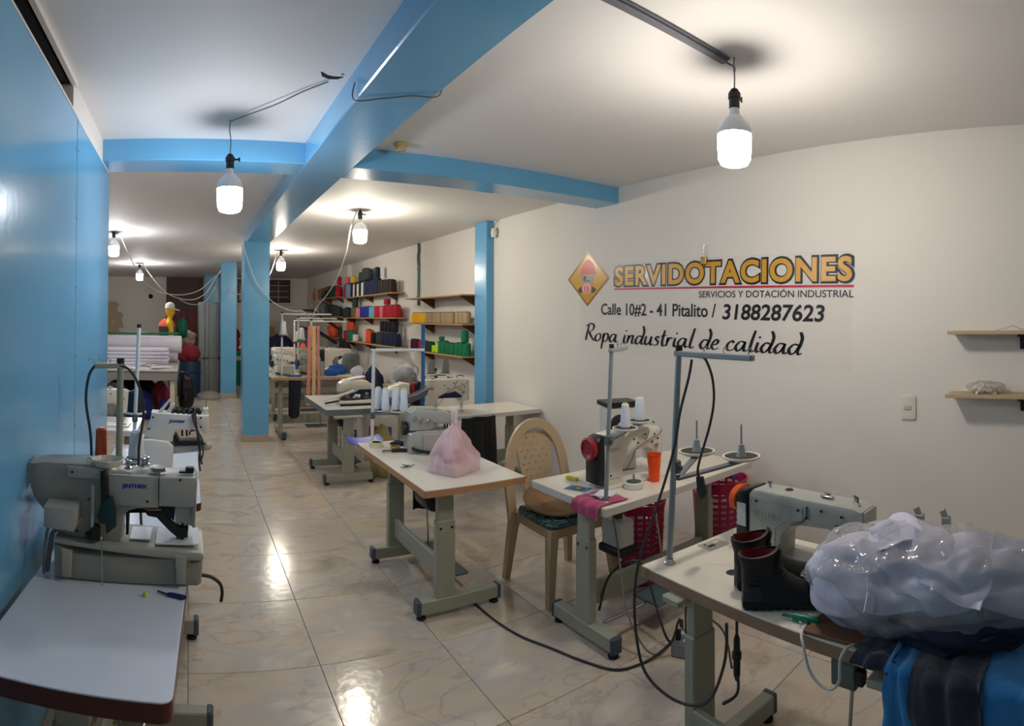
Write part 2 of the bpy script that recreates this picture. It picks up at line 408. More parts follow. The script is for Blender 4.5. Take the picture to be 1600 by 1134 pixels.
cable('power_cable', 'thin wire along the ceiling from the hole to the near bulb', [(0.233, 3.371, 2.80), (0.3, 3.25, 2.79), (0.45, 3.03, 2.785), (0.56, 2.86, 2.795), (0.66, 2.72, 2.80)], 0.0035, 'cord_grey')
cable('power_cable', 'thin wire hanging across the underside of the long blue beam', [(0.745, 2.55, 2.74), (0.745, 2.56, 2.662), (0.86, 2.49, 2.657), (0.98, 2.42, 2.661), (1.09, 2.37, 2.664), (1.10, 2.36, 2.8)], 0.0035, 'cord_grey')
t = thing('ceiling_hole', 'broken dark hole in the ceiling beside the long beam', 'hole', (0.66, 2.66, ZC))
cr = [(-0.055, -0.02), (-0.04, 0.022), (0.0, 0.045), (0.04, 0.036), (0.062, 0.008), (0.05, 0.012), (0.02, 0.02), (-0.015, 0.014), (-0.04, -0.008)]
obj('broken_edge', prism(B(), cr, -0.004, 0.001, 'XY'), 'dark_void', t)
obj('plaster_chip', prism(B(), [(0.045, -0.03), (0.06, -0.02), (0.055, -0.005), (0.042, -0.015)], -0.003, 0.001, 'XY'), 'skirt_tile', t)
t = thing('ceiling_rosette', 'old beige round lamp rosette in the beam corner', 'rosette', (1.36, 3.56, ZC))
mat('old_beige', (186, 170, 120), 0.5, var=0.2)
obj('base', lathe(B(), [(0.05, 0.0), (0.05, -0.014), (0.042, -0.02)], 20), 'old_beige', t)
obj('holder', lathe(B(), [(0.036, -0.016), (0.034, -0.05), (0.024, -0.055), (0.022, -0.03), (0, -0.03)], 20), 'old_beige', t)
# long white cables sagging between the far bulbs and pillars
cable('power_cable', 'white cable dropping from the bulb right of the near pillar', [(1.76, 5.93, 2.79), (1.70, 5.95, 2.62), (1.75, 6.3, 2.40), (1.80, 6.9, 2.14), (1.83, 7.6, 1.95), (1.78, 7.9, 1.82), (1.74, 8.0, 1.68)], 0.007, 'cord_white')
cable('power_cable', 'white cable hanging beside the far bulb behind the pillar', [(1.50, 9.76, 2.79), (1.44, 9.75, 2.60), (1.35, 9.78, 2.36), (1.2, 9.9, 2.15), (0.9, 11.0, 2.1), (0.82, 11.9, 2.25)], 0.009, 'cord_white')
cable('power_cable', 'white cable looping across the front of the nearest pillar', [(0.70, 7.62, 2.66), (0.76, 7.6, 2.45), (0.88, 7.6, 2.14), (1.05, 7.62, 1.92), (1.25, 7.75, 1.80), (1.45, 7.92, 1.75), (1.6, 7.97, 1.75), (1.70, 8.0, 1.66)], 0.006, 'cord_white')
cable('power_cable', 'upper white cable sagging in front of the brown board at the back', [(-0.95, 7.84, 2.79), (-0.9, 8.4, 2.6), (-0.82, 10.2, 2.3), (-0.55, 11.0, 2.13), (-0.15, 11.5, 2.10), (0.2, 11.7, 2.2), (0.45, 11.85, 2.42), (0.68, 11.95, 2.62)], 0.008, 'cord_white')
cable('power_cable', 'middle white cable sagging in front of the brown board at the back', [(-1.0, 12.39, 2.79), (-0.8, 12.2, 2.52), (-0.5, 11.9, 2.18), (-0.2, 11.8, 2.04), (0.1, 11.8, 2.02), (0.35, 11.85, 2.16), (0.5, 11.9, 2.4), (0.68, 11.95, 2.68)], 0.008, 'cord_white')
cable('power_cable', 'lowest thin white cable sagging in front of the brown board', [(-0.2, 11.8, 2.02), (0.0, 11.85, 1.93), (0.2, 11.9, 1.93), (0.4, 11.93, 2.05), (0.55, 11.95, 2.3)], 0.006, 'cord_white')

# ------------------------------------------------------------------ sewing tables
mat('laminate_cool', (222, 226, 236), 0.22, var=0.03, scale=3)
mat('laminate_warm', (228, 220, 204), 0.28, var=0.03, scale=3)
mat('laminate_grey', (196, 196, 192), 0.3, var=0.04, scale=3)
mat('edge_tan', (182, 136, 96), 0.45, var=0.1, stretch=(1, 1, 12))
mat('edge_brown', (146, 118, 96), 0.45, var=0.1, stretch=(1, 1, 12))
mat('edge_pale', (206, 200, 192), 0.4, var=0.04)
mat('edge_grey', (112, 118, 120), 0.4, var=0.06)
mat('edge_maroon', (86, 36, 28), 0.35, var=0.2, stretch=(1, 1, 10), scale=12)
mat('frame_green', (158, 158, 140), 0.42, var=0.05, spec=0.4)
mat('frame_dark', (60, 60, 58), 0.5)
mat('cap_slate', (70, 80, 92), 0.5)
mat('pad_black', (24, 24, 26), 0.6)
mat('pedal_slate', (78, 96, 104), 0.5, var=0.1)
mat('steel', (170, 172, 172), 0.25, metal=0.9)
mat('pole_grey', (158, 164, 166), 0.32, metal=0.35)
mat('pole_white', (214, 214, 210), 0.35)
mat('black_plastic', (22, 22, 24), 0.35)
mat('motor_green', (92, 100, 98), 0.5)
TH = 0.735
def rounded(L, W, r, n=4):
    P = []
    for cx, cy, a0 in ((L / 2 - r, W / 2 - r, 0), (-L / 2 + r, W / 2 - r, PI / 2), (-L / 2 + r, -W / 2 + r, PI), (L / 2 - r, -W / 2 + r, 1.5 * PI)):
        for i in range(n + 1):
            a = a0 + PI / 2 * i / n; P.append((cx + r * math.cos(a), cy + r * math.sin(a)))
    return P
def table(label, cx, cy, rz, L, W, top, edge, legs, yc, y0, y1, H=TH, th=0.04, frame='frame_green', r=0.02, pedal=True, motor=True, group='sewing tables', pedal_x=0.0, beam_y=None):
    """local x runs along the length; legs = x of the two columns, yc = their y, feet from y0 to y1"""
    t = thing('sewing_table', label, 'table', (cx, cy, 0), rz, group)
    obj('table_top', prism(B(), rounded(L - 0.004, W - 0.004, r), H - 0.006, H, 'XY', 0.0015, 1), top, t, 25)
    obj('edge_band', prism(B(), rounded(L, W, r + 0.002), H - th, H - 0.004, 'XY'), edge, t, 25)
    for x in legs:
        l = obj('leg', box(box(B(), (x, yc, (0.095 + H * 0.72) / 2), (0.052, 0.115, H * 0.72 - 0.095), 0.006), (x, yc, H - th - 0.012), (0.08, 0.3, 0.022), 0.003), frame, t)
        obj('sleeve', box(B(), (x, yc, (H * 0.72 + H - th) / 2 - 0.005), (0.042, 0.098, H * 0.28 - th), 0.004), frame, l)
        for dy in (-0.035, 0.035):
            s_ = 1 if x > 0 else -1
            obj('bolt', lathe(B(), [(0.008, 0), (0.008, 0.004), (0, 0.006)], 8, (x + s_ * 0.026, yc + dy, H * 0.66), 'X'), 'cap_slate', l)
        f = obj('foot', box(B(), (x, (y0 + y1) / 2, 0.066), (0.06, y1 - y0, 0.072), 0.005), frame, t)
        for y in (y0, y1):
            obj('end_cap', box(B(), (x, y, 0.064), (0.066, 0.03, 0.084), 0.008), 'cap_slate', f)
            obj('foot_pad', lathe(B(), [(0.026, 0.0), (0.028, 0.006), (0.024, 0.015), (0.01, 0.018), (0.01, 0.04)], 14, (x, y + (0.02 if y == y0 else -0.02), 0)), 'pad_black', f)
    bx0, bx1 = legs
    obj('stretcher', box(B(), ((bx0 + bx1) / 2, (yc if beam_y is None else beam_y), 0.225), (abs(bx1 - bx0) - 0.05, 0.03, 0.12), 0.004), frame, t)
    if pedal:
        pd = obj('pedal', box(B(), (pedal_x, yc - 0.12, 0.14), (0.3, 0.2, 0.018), 0.006, rotm(0, 0, 0)), 'pedal_slate', t)
        obj('pedal_axle', cyl(B(), (bx0 + .02, yc - 0.12, 0.125), (bx1 - .02, yc - 0.12, 0.125), 0.009), 'steel', pd)
        obj('pedal_rod', cyl(B(), (pedal_x + 0.08, yc - 0.06, 0.15), (pedal_x + 0.03, yc - 0.02, H - 0.16), 0.006), 'steel', t)
    if motor:
        mo = obj('motor', lathe(B(), [(0.0, -0.1), (0.05, -0.1), (0.075, -0.085), (0.085, -0.05), (0.085, 0.07), (0.06, 0.09), (0.02, 0.095), (0, 0.095)], 20, (pedal_x + 0.02, yc - 0.05, H - 0.16), 'X'), 'black_plastic', t)
        obj('pulley', lathe(B(), [(0.02, 0.0), (0.045, 0.0), (0.036, 0.01), (0.045, 0.02), (0, 0.022)], 18, (pedal_x + 0.12, yc - 0.05, H - 0.16), 'X'), 'motor_green', mo)
        obj('motor_bracket', box(B(), (pedal_x + 0.02, yc - 0.05, H - 0.065), (0.1, 0.08, 0.055), 0.004), 'motor_green', mo)
    return t
R90 = PI / 2
T1 = table('sewing table with tan edge carrying the pink plastic bag', 1.55, 3.47, R90, 1.27, 0.64, 'laminate_warm', 'edge_tan', (-0.52, 0.27), 0.15, -0.19, 0.31, pedal_x=-0.25, r=0.006)
T2 = table('pale sewing table with the orange cup, beside the beige chair', 2.47, 2.43, 0.0, 1.24, 0.64, 'laminate_warm', 'edge_pale', (-0.56, 0.40), -0.10, -0.33, 0.15, motor=False, r=0.006, pedal_x=-0.1)
T3 = table('sewing table with brown edge carrying the black work boots', 1.776, 0.785, math.radians(86), 1.48, 0.6, 'laminate_warm', 'edge_brown', (-0.24, 0.54), 0.19, -0.23, 0.29, motor=False, r=0.006, pedal_x=-0.1, beam_y=0.24)
TL = table('bluish white table with dark maroon edge against the blue partition', -0.262, 2.06, math.radians(87), 1.34, 0.535, 'laminate_cool', 'edge_maroon', (-0.48, 0.26), 0.02, -0.345, 0.2, r=0.03, motor=False, frame='frame_green', pedal_x=-0.1, th=0.05)
TL2 = table('second table with maroon edge along the blue partition', -0.22, 3.50, R90, 1.28, 0.58, 'laminate_cool', 'edge_maroon', (-0.5, 0.4), 0.02, -0.27, 0.2, r=0.03, motor=False, pedal_x=0.0)
T4 = table('grey edged table with a machine bed, in the middle of the room', 1.71, 6.2, R90, 1.1, 0.68, 'laminate_grey', 'edge_grey', (-0.6, 0.05), 0.12, -0.14, 0.36, r=0.006, pedal_x=-0.2, th=0.06)
T5 = table('cream table end-on to the wall beside the blue pilaster', 2.83, 5.2, 0.0, 1.16, 0.62, 'laminate_warm', 'edge_pale', (-0.45, 0.42), 0.05, -0.25, 0.25, r=0.006, motor=False)
T6 = table('tan edged table behind the nearest pillar with dark jeans hanging', 1.80, 8.2, 0.0, 1.36, 0.7, 'laminate_warm', 'edge_tan', (-0.5, 0.5), -0.1, -0.45, 0.2, H=0.84, r=0.006, motor=False)
# foot lever and knee plate under the near left table
o = obj('treadle', box(box(B(), (-0.42, -0.19, 0.16), (0.12, 0.30, 0.02), 0.005), (-0.42, -0.34, 0.20), (0.07, 0.03, 0.10), 0.008), 'pedal_slate', TL)
# ------------------------------------------------------------------ sewing machine heads
mat('machine_white', (226, 220, 208), 0.3, var=0.03)
mat('machine_grey', (170, 172, 164), 0.32, var=0.04)
mat('machine_cream', (214, 206, 190), 0.32, var=0.04)
mat('machine_beige', (156, 153, 141), 0.35, var=0.04)
mat('machine_panel', (174, 172, 162), 0.33, var=0.03)
mat('dark_steel', (40, 42, 44), 0.35, metal=0.4)
mat('handwheel_red', (150, 24, 36), 0.3)
mat('handwheel_orange', (226, 92, 40), 0.4)
mat('badge_blue', (38, 48, 160), 0.4)
mat('badge_red', (176, 46, 44), 0.4)
mat('badge_faded', (176, 140, 124), 0.4)
mat('sticker', (206, 208, 204), 0.5, var=0.2, scale=60)
mat('thread_dark', (70, 50, 44), 0.6)
mat('navy_cloth', (30, 34, 66), 0.85, var=0.2)
mat('cap_yellow', (206, 160, 70), 0.6)
def lockstitch(label, loc, rz, s=1.0, body='machine_white', wheel='handwheel_red', motor='black_plastic', extras=True, flip=1, zs=1.0):
    """hand wheel at local x=0, needle end at x=0.55; flip mirrors the side that shows the thread path"""
    t = thing('sewing_machine', label, 'sewing machine', loc, rz, 'industrial sewing machines'); 
    def sc_(bm):
        bmesh.ops.transform(bm, matrix=Matrix.Diagonal((s, s, s * zs, 1)), verts=bm.verts); return bm
    C = [(0.055, 0.0), (0.055, 0.285), (0.075, 0.31), (0.12, 0.318), (0.50, 0.315), (0.53, 0.30), (0.535, 0.27), (0.53, 0.115), (0.455, 0.105), (0.45, 0.17), (0.40, 0.195), (0.29, 0.185), (0.235, 0.16), (0.205, 0.11), (0.2, 0.0)]
    bd = obj('arm', sc_(prism(B(), C, -0.055, 0.055, 'XZ', 0.014)), body, t)
    obj('bed', sc_(box(B(), (0.30, 0, 0.004), (0.48, 0.178, 0.012), 0.004)), body, t)
    obj('side_panel', sc_(prism(B(), [(0.075, 0.05), (0.075, 0.28), (0.30, 0.275), (0.30, 0.215), (0.22, 0.19), (0.185, 0.15), (0.18, 0.05)], -0.058 * flip, -0.05 * flip, 'XZ')), body, bd)
    obj('motor_cover', sc_(prism(B(), [(0.0, 0.03), (0.0, 0.27), (0.02, 0.3), (0.058, 0.31), (0.058, 0.01)], -0.062, 0.062, 'XZ', 0.012)), motor, t)
    w = obj('hand_wheel', sc_(lathe(B(), [(0.0, 0.002), (0.05, 0.002), (0.066, -0.004), (0.066, -0.03), (0.055, -0.036), (0.035, -0.026), (0.0, -0.03)], 28, (0, 0, 0.235), 'X')), wheel, t)
    hd = obj('face_plate', sc_(prism(B(), [(-0.045, 0.12), (-0.045, 0.30), (0.045, 0.30), (0.045, 0.12)], 0.533, 0.541, 'YZ', 0.004)), 'machine_panel', t)
    obj('needle_bar', sc_(cyl(cyl(B(), (0.495, 0, 0.04), (0.495, 0, 0.11), 0.004), (0.495, 0, 0.012), (0.495, 0, 0.04), 0.0014)), 'steel', t)
    obj('presser_foot', sc_(box(cyl(B(), (0.48, 0.004, 0.02), (0.48, 0.004, 0.11), 0.005), (0.49, 0, 0.014), (0.035, 0.016, 0.006), 0.002)), 'steel', t)
    for x, z in ((0.10, 0.262), (0.285, 0.262), (0.10, 0.07), (0.38, 0.28), (0.32, 0.235), (0.46, 0.27), (0.49, 0.24), (0.44, 0.225)):
        obj('screw', sc_(lathe(B(), [(0.006, 0), (0.006, 0.003), (0, 0.004)], 8, (x, 0, 0), 'Y')), 'dark_steel', bd, loc=(0, -0.058 * s * flip - (0.004 * s if flip > 0 else 0), z * s * zs))
    obj('tension_discs', sc_(lathe(B(), [(0.006, 0.0), (0.016, 0.004), (0.016, 0.008), (0.008, 0.012), (0.01, 0.02), (0, 0.022)], 16, (0.47, 0.055 if flip < 0 else -0.077, 0.2), 'Y')), 'steel', t)
    obj('thread_post', sc_(cyl(cyl(B(), (0.12, 0, 0.315), (0.12, 0, 0.345), 0.005), (0.12, 0, 0.342), (0.12, 0, 0.349), 0.009)), 'steel', t)
    obj('oil_window', sc_(lathe(B(), [(0.0, 0.322), (0.014, 0.322), (0.018, 0.314)], 16, (0.2, 0.01, 0))), 'dark_steel', t)
    obj('bobbin_winder', sc_(box(cyl(B(), (0.36, 0.02, 0.31), (0.36, 0.02, 0.335), 0.012), (0.37, 0.0, 0.326), (0.05, 0.02, 0.008), 0.002)), 'steel', t)
    obj('lever', sc_(tube(B(), [(0.46, 0.05, 0.315), (0.46, 0.03, 0.335), (0.49, 0.0, 0.34), (0.5, -0.02, 0.33)], 0.004)), 'dark_steel', t)
    if extras:
        yv = -0.066 * flip
        obj('thread_path', sc_(tube(tube(B(), [(0.21, yv, 0.08), (0.26, yv, 0.14), (0.30, yv, 0.2), (0.40, yv, 0.24), (0.49, yv, 0.265), (0.52, yv, 0.29)], 0.0022, 5), [(0.38, yv, 0.245), (0.41, yv, 0.30)], 0.0022, 5)), 'thread_dark', bd)
    return t
def lettering(name, s, m, parent, x, z, y, w, h, bold=0.02, shear=0.0, spacing=1.0):
    o = text(name, s, m, parent, w, h, bold, shear, 0.0, spacing)
    o.location = (x, y, z); o.rotation_euler = (PI / 2, 0, 0)
    return o
m2 = lockstitch('white sewing machine with red hand wheel beside the orange cup', (2.02, 2.42, TH), math.radians(-2), 0.92, 'machine_white', 'handwheel_red')
obj('faded_mark', box(box(B(), (0.12, -0.0545, 0.206), (0.085, 0.001, 0.004)), (0.12, -0.0545, 0.195), (0.085, 0.001, 0.003)), 'badge_faded', m2, 0)
m5 = lockstitch('cream sewing machine with red hand wheel before the blue pilaster', (2.07, 5.08, TH), 0.0, 1.07, 'machine_cream', 'handwheel_red')
obj('red_mark', box(box(B(), (0.15, -0.0635, 0.262), (0.09, 0.001, 0.007)), (0.15, -0.0635, 0.251), (0.09, 0.001, 0.005)), 'badge_red', m5, 0)
obj('needle_cloth', prism(B(), [(0.24, 0.16), (0.3, 0.19), (0.42, 0.22), (0.5, 0.17), (0.46, 0.155), (0.34, 0.16)], -0.07, 0.0, 'XZ', 0.005), 'navy_cloth', m5)
m3 = lockstitch('grey sewing machine with black motor behind the work boots', (1.96, 1.37, TH), math.radians(-94), 1.06, 'machine_grey', 'handwheel_orange', extras=False, flip=1, zs=0.74)
obj('motor_sticker', box(B(), (0.033, -0.0668, 0.14), (0.045, 0.002, 0.09), 0.0005), 'sticker', m3)
obj('cable_hook', tube(B(), [(0.34, -0.062, 0.225), (0.34, -0.066, 0.19), (0.32, -0.066, 0.165), (0.27, -0.066, 0.145)], 0.003), 'cord_dark', m3)
mat('emboss', (182, 184, 176), 0.3)
em = B()
for k in range(8): box(em, (0.1 + 0.016 * k, -0.063, 0.16 - 0.0005 * k), (0.004, 0.003, 0.022 if k % 3 else 0.016), 0.0, rotm(0, 0.35 if k % 2 else -0.25, 0))
obj('embossed_mark', em, 'emboss', m3, 0)

# buttonhole machine on the near left table: outlines in metres, x to the right, z up
def JP(cx, cy): return ((cx - 1199) / 2001, (1042 - cy) / 2110)
jm = thing('buttonhole_machine', 'beige buttonhole machine on the near left table', 'sewing machine', (0.0, 1.975, TH), 0, 'industrial sewing machines')
def jpoly(pts, y0, y1, m, name, parent=None, bev=0.006): return obj(name, prism(B(), [JP(*q) for q in pts], y0, y1, 'XZ', bev), m, parent or jm)
bs = jpoly([(278, 790), (278, 1035), (1275, 1040), (1300, 1020), (1308, 860), (1230, 868), (1215, 845), (430, 840), (350, 800)], 0.0, 0.21, 'machine_beige', 'base', bev=0.01)
jpoly([(278, 745), (278, 775), (1235, 850), (1300, 850), (1315, 835), (1312, 800), (1290, 790), (760, 765)], -0.01, 0.22, 'machine_panel', 'bed_plate', bs, 0.006)
for x in (375, 1160): jpoly([(x - 40, 805), (x - 28, 975 + 30), (x + 30, 1005), (x + 38, 815)], -0.02, 0.0, 'machine_panel', 'bracket', bs, 0.004)
body = jpoly([(92, 225), (92, 300), (85, 405), (110, 480), (185, 570), (218, 655), (300, 700), (345, 745), (610, 762), (740, 768), (752, 580), (790, 535), (850, 515), (1000, 505), (1000, 495), (1010, 275), (660, 262), (620, 200), (180, 205)], 0.03, 0.16, 'machine_beige', 'arm', bev=0.008)
jpoly([(52, 245), (52, 365), (95, 405), (120, 405), (120, 225), (75, 222)], 0.035, 0.15, 'machine_beige', 'end_cover', body)
jpoly([(655, 262), (655, 480), (1000, 495), (1000, 272)], 0.018, 0.03, 'machine_panel', 'name_panel', body, 0.003)
jpoly([(1004, 278), (1004, 480), (1235, 485), (1235, 632), (1255, 632), (1268, 300), (1255, 268), (1025, 270)], 0.012, 0.15, 'machine_panel', 'head', body)
jpoly([(1115, 490), (1115, 615), (1245, 634), (1250, 490)], 0.03, 0.14, 'machine_panel', 'needle_housing', body)
jpoly([(360, 225), (360, 300), (620, 305), (620, 228)], 0.02, 0.03, 'machine_panel', 'cover_plate', body, 0.002)
jpoly([(235, 470), (235, 625), (440, 635), (455, 610), (455, 470)], -0.07, 0.03, 'machine_panel', 'motor_box', body, 0.008)
jpoly([(600, 240), (610, 560), (650, 560), (650, 470), (635, 240)], 0.0, 0.03, 'dark_steel', 'linkage', body, 0.002)
mat('dark_teal', (30, 58, 62), 0.4, metal=0.3)
jpoly([(580, 550), (600, 600), (640, 610), (650, 680), (715, 620), (715, 540), (690, 420), (660, 415), (625, 440)], -0.012, 0.012, 'dark_teal', 'lever_arm', body, 0.003)
jpoly([(540, 320), (540, 720), (560, 720), (565, 330)], -0.01, 0.0, 'steel', 'push_rod', body, 0.001)
jpoly([(500, 690), (505, 725), (600, 738), (600, 640), (575, 620), (540, 640), (540, 690)], -0.012, 0.02, 'pad_black', 'clutch_block', body, 0.003)
jpoly([(768, 560), (770, 725), (790, 725), (795, 565), (830, 540), (905, 555), (925, 580), (985, 590), (1080, 690), (1130, 730), (1200, 735), (1210, 660), (1150, 655), (1095, 620), (1030, 540), (920, 545), (860, 520), (820, 525)], 0.05, 0.075, 'black_plastic', 'work_clamp', None, 0.004)
jpoly([(1008, 488), (1020, 535), (1060, 560), (1110, 610), (1115, 490)], 0.04, 0.12, 'pad_black', 'cutter_block', body, 0.003)
obj('needle_bars', cyl(cyl(cyl(B(), JP(1165, 620)[:1] + (0.07,) + JP(1165, 620)[1:], JP(1165, 770)[:1] + (0.07,) + JP(1165, 770)[1:], 0.008), JP(1195, 620)[:1] + (0.08,) + JP(1195, 620)[1:], JP(1195, 760)[:1] + (0.08,) + JP(1195, 760)[1:], 0.006), JP(1135, 640)[:1] + (0.075,) + JP(1135, 640)[1:], JP(1135, 750)[:1] + (0.075,) + JP(1135, 750)[1:], 0.006), 'dark_steel', body)
mat('plate_white', (226, 230, 236), 0.3)
zb = JP(0, 770)[1]
obj('work_plate', box(box(B(), (JP(1130, 0)[0], 0.10, zb + 0.006), (0.15, 0.16, 0.006), 0.002), (JP(870, 0)[0], 0.11, zb + 0.008), (0.075, 0.12, 0.006), 0.002), 'plate_white', bs)
lettering('lettering', 'JINTHEX', 'badge_blue', jm, JP(748, 0)[0], JP(0, 364)[1], 0.0165, 0.088, 0.018, 0.05)
for cx, cy, y in ((925, 450, 0.017), (1150, 285, 0.011), (1170, 615, 0.028), (510, 462, 0.029), (430, 700, 0.029), (355, 690, 0.029), (395, 262, 0.019)):
    x, z = JP(cx, cy); obj('screw', lathe(B(), [(0.0, -0.003), (0.0045, -0.002), (0.0045, 0.002)], 8, (x, y, z), 'Y'), 'dark_steel', body)
# fittings on its top
zt = JP(0, 215)[1]
tr = obj('oval_tray', lathe(B(), [(0.0, 0.0), (0.06, 0.0), (0.072, 0.022), (0.069, 0.024), (0.058, 0.005), (0.0, 0.005)], 28), 'machine_cream', jm, loc=(JP(635, 0)[0], 0.06, zt - 0.002)); tr.scale = (0.8, 0.75, 1)
for cx, y in ((785, 0.06), (880, 0.1), (905, 0.12)):
    obj('tension_post', lathe(B(), [(0.016, 0), (0.014, 0.006), (0.006, 0.01), (0.006, 0.02), (0.012, 0.024), (0.012, 0.03), (0, 0.036)], 16, (JP(cx, 0)[0], y, zt - 0.012)), 'steel', jm)
obj('thread_wheel', lathe(B(), [(0.0, 0.0), (0.028, 0.0), (0.03, 0.006), (0.024, 0.01), (0.03, 0.014), (0, 0.016)], 24, (JP(995, 0)[0], 0.07, zt - 0.018)), 'steel', jm)
obj('thread_guide', box(box(B(), (JP(1215, 0)[0], 0.06, zt - 0.008), (0.03, 0.03, 0.014), 0.003), (JP(1190, 0)[0], 0.05, zt - 0.016), (0.05, 0.02, 0.006), 0.002), 'pad_black', jm)
obj('eye_hook', tube(B(), [(JP(485, 0)[0], 0.08, zt - 0.002), (JP(482, 0)[0], 0.08, zt + 0.012), (JP(495, 0)[0], 0.08, zt + 0.016), (JP(505, 0)[0], 0.08, zt + 0.01), (JP(505, 0)[0], 0.08, zt - 0.004)], 0.0015), 'steel', jm)
obj('cable_loom', tube(tube(B(), [(-0.36, -0.01, 0.22), (-0.40, -0.02, 0.20), (-0.47, -0.01, 0.19), (-0.49, 0.0, 0.12), (-0.495, 0.0, 0.04), (-0.50, 0.02, 0.008)], 0.006), [(-0.42, 0.02, 0.17), (-0.47, 0.03, 0.15), (-0.485, 0.03, 0.06), (-0.49, 0.03, 0.01)], 0.009), 'cord_grey', jm)
obj('bead_chain', tube(B(), [(JP(615, 0)[0], -0.014, JP(0, 690)[1]), (JP(622, 0)[0], -0.02, JP(0, 800)[1]), (JP(628, 0)[0], -0.02, 0.0)], lambda u: 0.0018 + 0.0012 * abs(math.sin(u * 60)), 5, 20), 'steel', jm)

# second machine on the left, seen over the first
def KP(cx, cy): return ((cx - 935) / 1553, (1075 - cy) / 1553)
km = thing('buttoning_machine', 'white button sewing machine on the second left table', 'sewing machine', (0.0, 3.3, TH), 0, 'industrial sewing machines')
def kpoly(pts, y0, y1, m, name, parent=None, bev=0.006): return obj(name, prism(B(), [KP(*q) for q in pts], y0, y1, 'XZ', bev), m, parent or km)
ka = kpoly([(610, 497), (600, 560), (545, 720), (800, 760), (825, 650), (960, 650), (1030, 600), (1075, 680), (1110, 670), (1122, 600), (1120, 520), (960, 515)], 0.0, 0.12, 'machine_white', 'arm', bev=0.01)
kpoly([(490, 740), (490, 1070), (800, 1070), (810, 790), (770, 745), (600, 725)], -0.03, 0.14, 'machine_white', 'pedestal', bev=0.015)
kpoly([(790, 795), (800, 870), (900, 860), (1120, 835), (1155, 815), (1140, 785)], 0.02, 0.1, 'machine_grey', 'bed_arm')
kpoly([(1075, 468), (1075, 620), (1115, 620), (1115, 462)], 0.02, 0.1, 'machine_white', 'head_post', ka, 0.004)
kpoly([(805, 700), (810, 780), (1100, 770), (1060, 745), (860, 750), (830, 690)], 0.0, 0.11, 'dark_steel', 'clamp_plate', ka, 0.003)
for cx in (885, 925): obj('needle_bar', cyl(B(), (KP(cx, 0)[0], 0.06, KP(0, 640)[1]), (KP(cx, 0)[0], 0.06, KP(0, 720)[1]), 0.006), 'dark_steel', ka)
obj('presser_lever', tube(B(), [(KP(950, 0)[0], 0.03, KP(0, 700)[1]), (KP(960, 0)[0], 0.03, KP(0, 665)[1]), (KP(1000, 0)[0], 0.03, KP(0, 660)[1])], 0.005), 'dark_steel', ka)
obj('needle_post', cyl(B(), (KP(1098, 0)[0], 0.06, KP(0, 470)[1]), (KP(1098, 0)[0], 0.06, KP(0, 385)[1]), 0.003), 'steel', km)
gears = B()
for i in range(16):
    x = KP(800 + i * 16, 0)[0]; lathe(gears, [(0.0, 0.0), (0.012, 0.0), (0.012, 0.008 + 0.008 * (i % 3)), (0.006, 0.02 + 0.006 * (i % 2)), (0, 0.03)], 8, (x, 0.03 + 0.025 * (i % 3), KP(0, 512)[1]))
obj('cam_gear', gears, 'dark_steel', km)
obj('lever_handle', prism(prism(B(), [KP(670, 495), KP(770, 380), KP(775, 395), KP(705, 500)], 0.02, 0.05, 'XZ', 0.003), [KP(740, 500), KP(800, 425), KP(815, 432), KP(770, 500)], 0.05, 0.08, 'XZ', 0.003), 'machine_white', km)
obj('wire_bundle', tube(tube(tube(B(), [(KP(970, 0)[0], -0.012, KP(0, 490)[1]), (KP(985, 0)[0], -0.018, KP(0, 560)[1]), (KP(1015, 0)[0], -0.02, KP(0, 650)[1]), (KP(1035, 0)[0], -0.02, KP(0, 800)[1]), (KP(1060, 0)[0], -0.02, KP(0, 940)[1])], 0.007), [(KP(985, 0)[0], -0.005, KP(0, 490)[1]), (KP(1005, 0)[0], -0.022, KP(0, 600)[1]), (KP(1045, 0)[0], -0.025, KP(0, 760)[1]), (KP(1035, 0)[0], -0.02, KP(0, 900)[1]), (KP(1048, 0)[0], -0.02, KP(0, 1000)[1])], 0.006), [(KP(1000, 0)[0], -0.01, KP(0, 500)[1]), (KP(1020, 0)[0], -0.02, KP(0, 640)[1]), (KP(1060, 0)[0], -0.02, KP(0, 720)[1]), (KP(1070, 0)[0], -0.02, KP(0, 840)[1]), (KP(1055, 0)[0], -0.02, KP(0, 900)[1])], 0.005), 'cord_dark', km)
lettering('lettering', 'jontex', 'badge_blue', km, KP(762, 0)[0], KP(0, 596)[1], -0.0015, 0.098, 0.028, 0.03, 0.3)
for cx, cy in ((627, 540), (590, 642), (1048, 540), (1048, 620)):
    x, z = KP(cx, cy); obj('screw', lathe(B(), [(0.0, -0.003), (0.006, -0.002), (0.006, 0.002)], 8, (x, -0.001, z), 'Y'), 'dark_steel', ka)

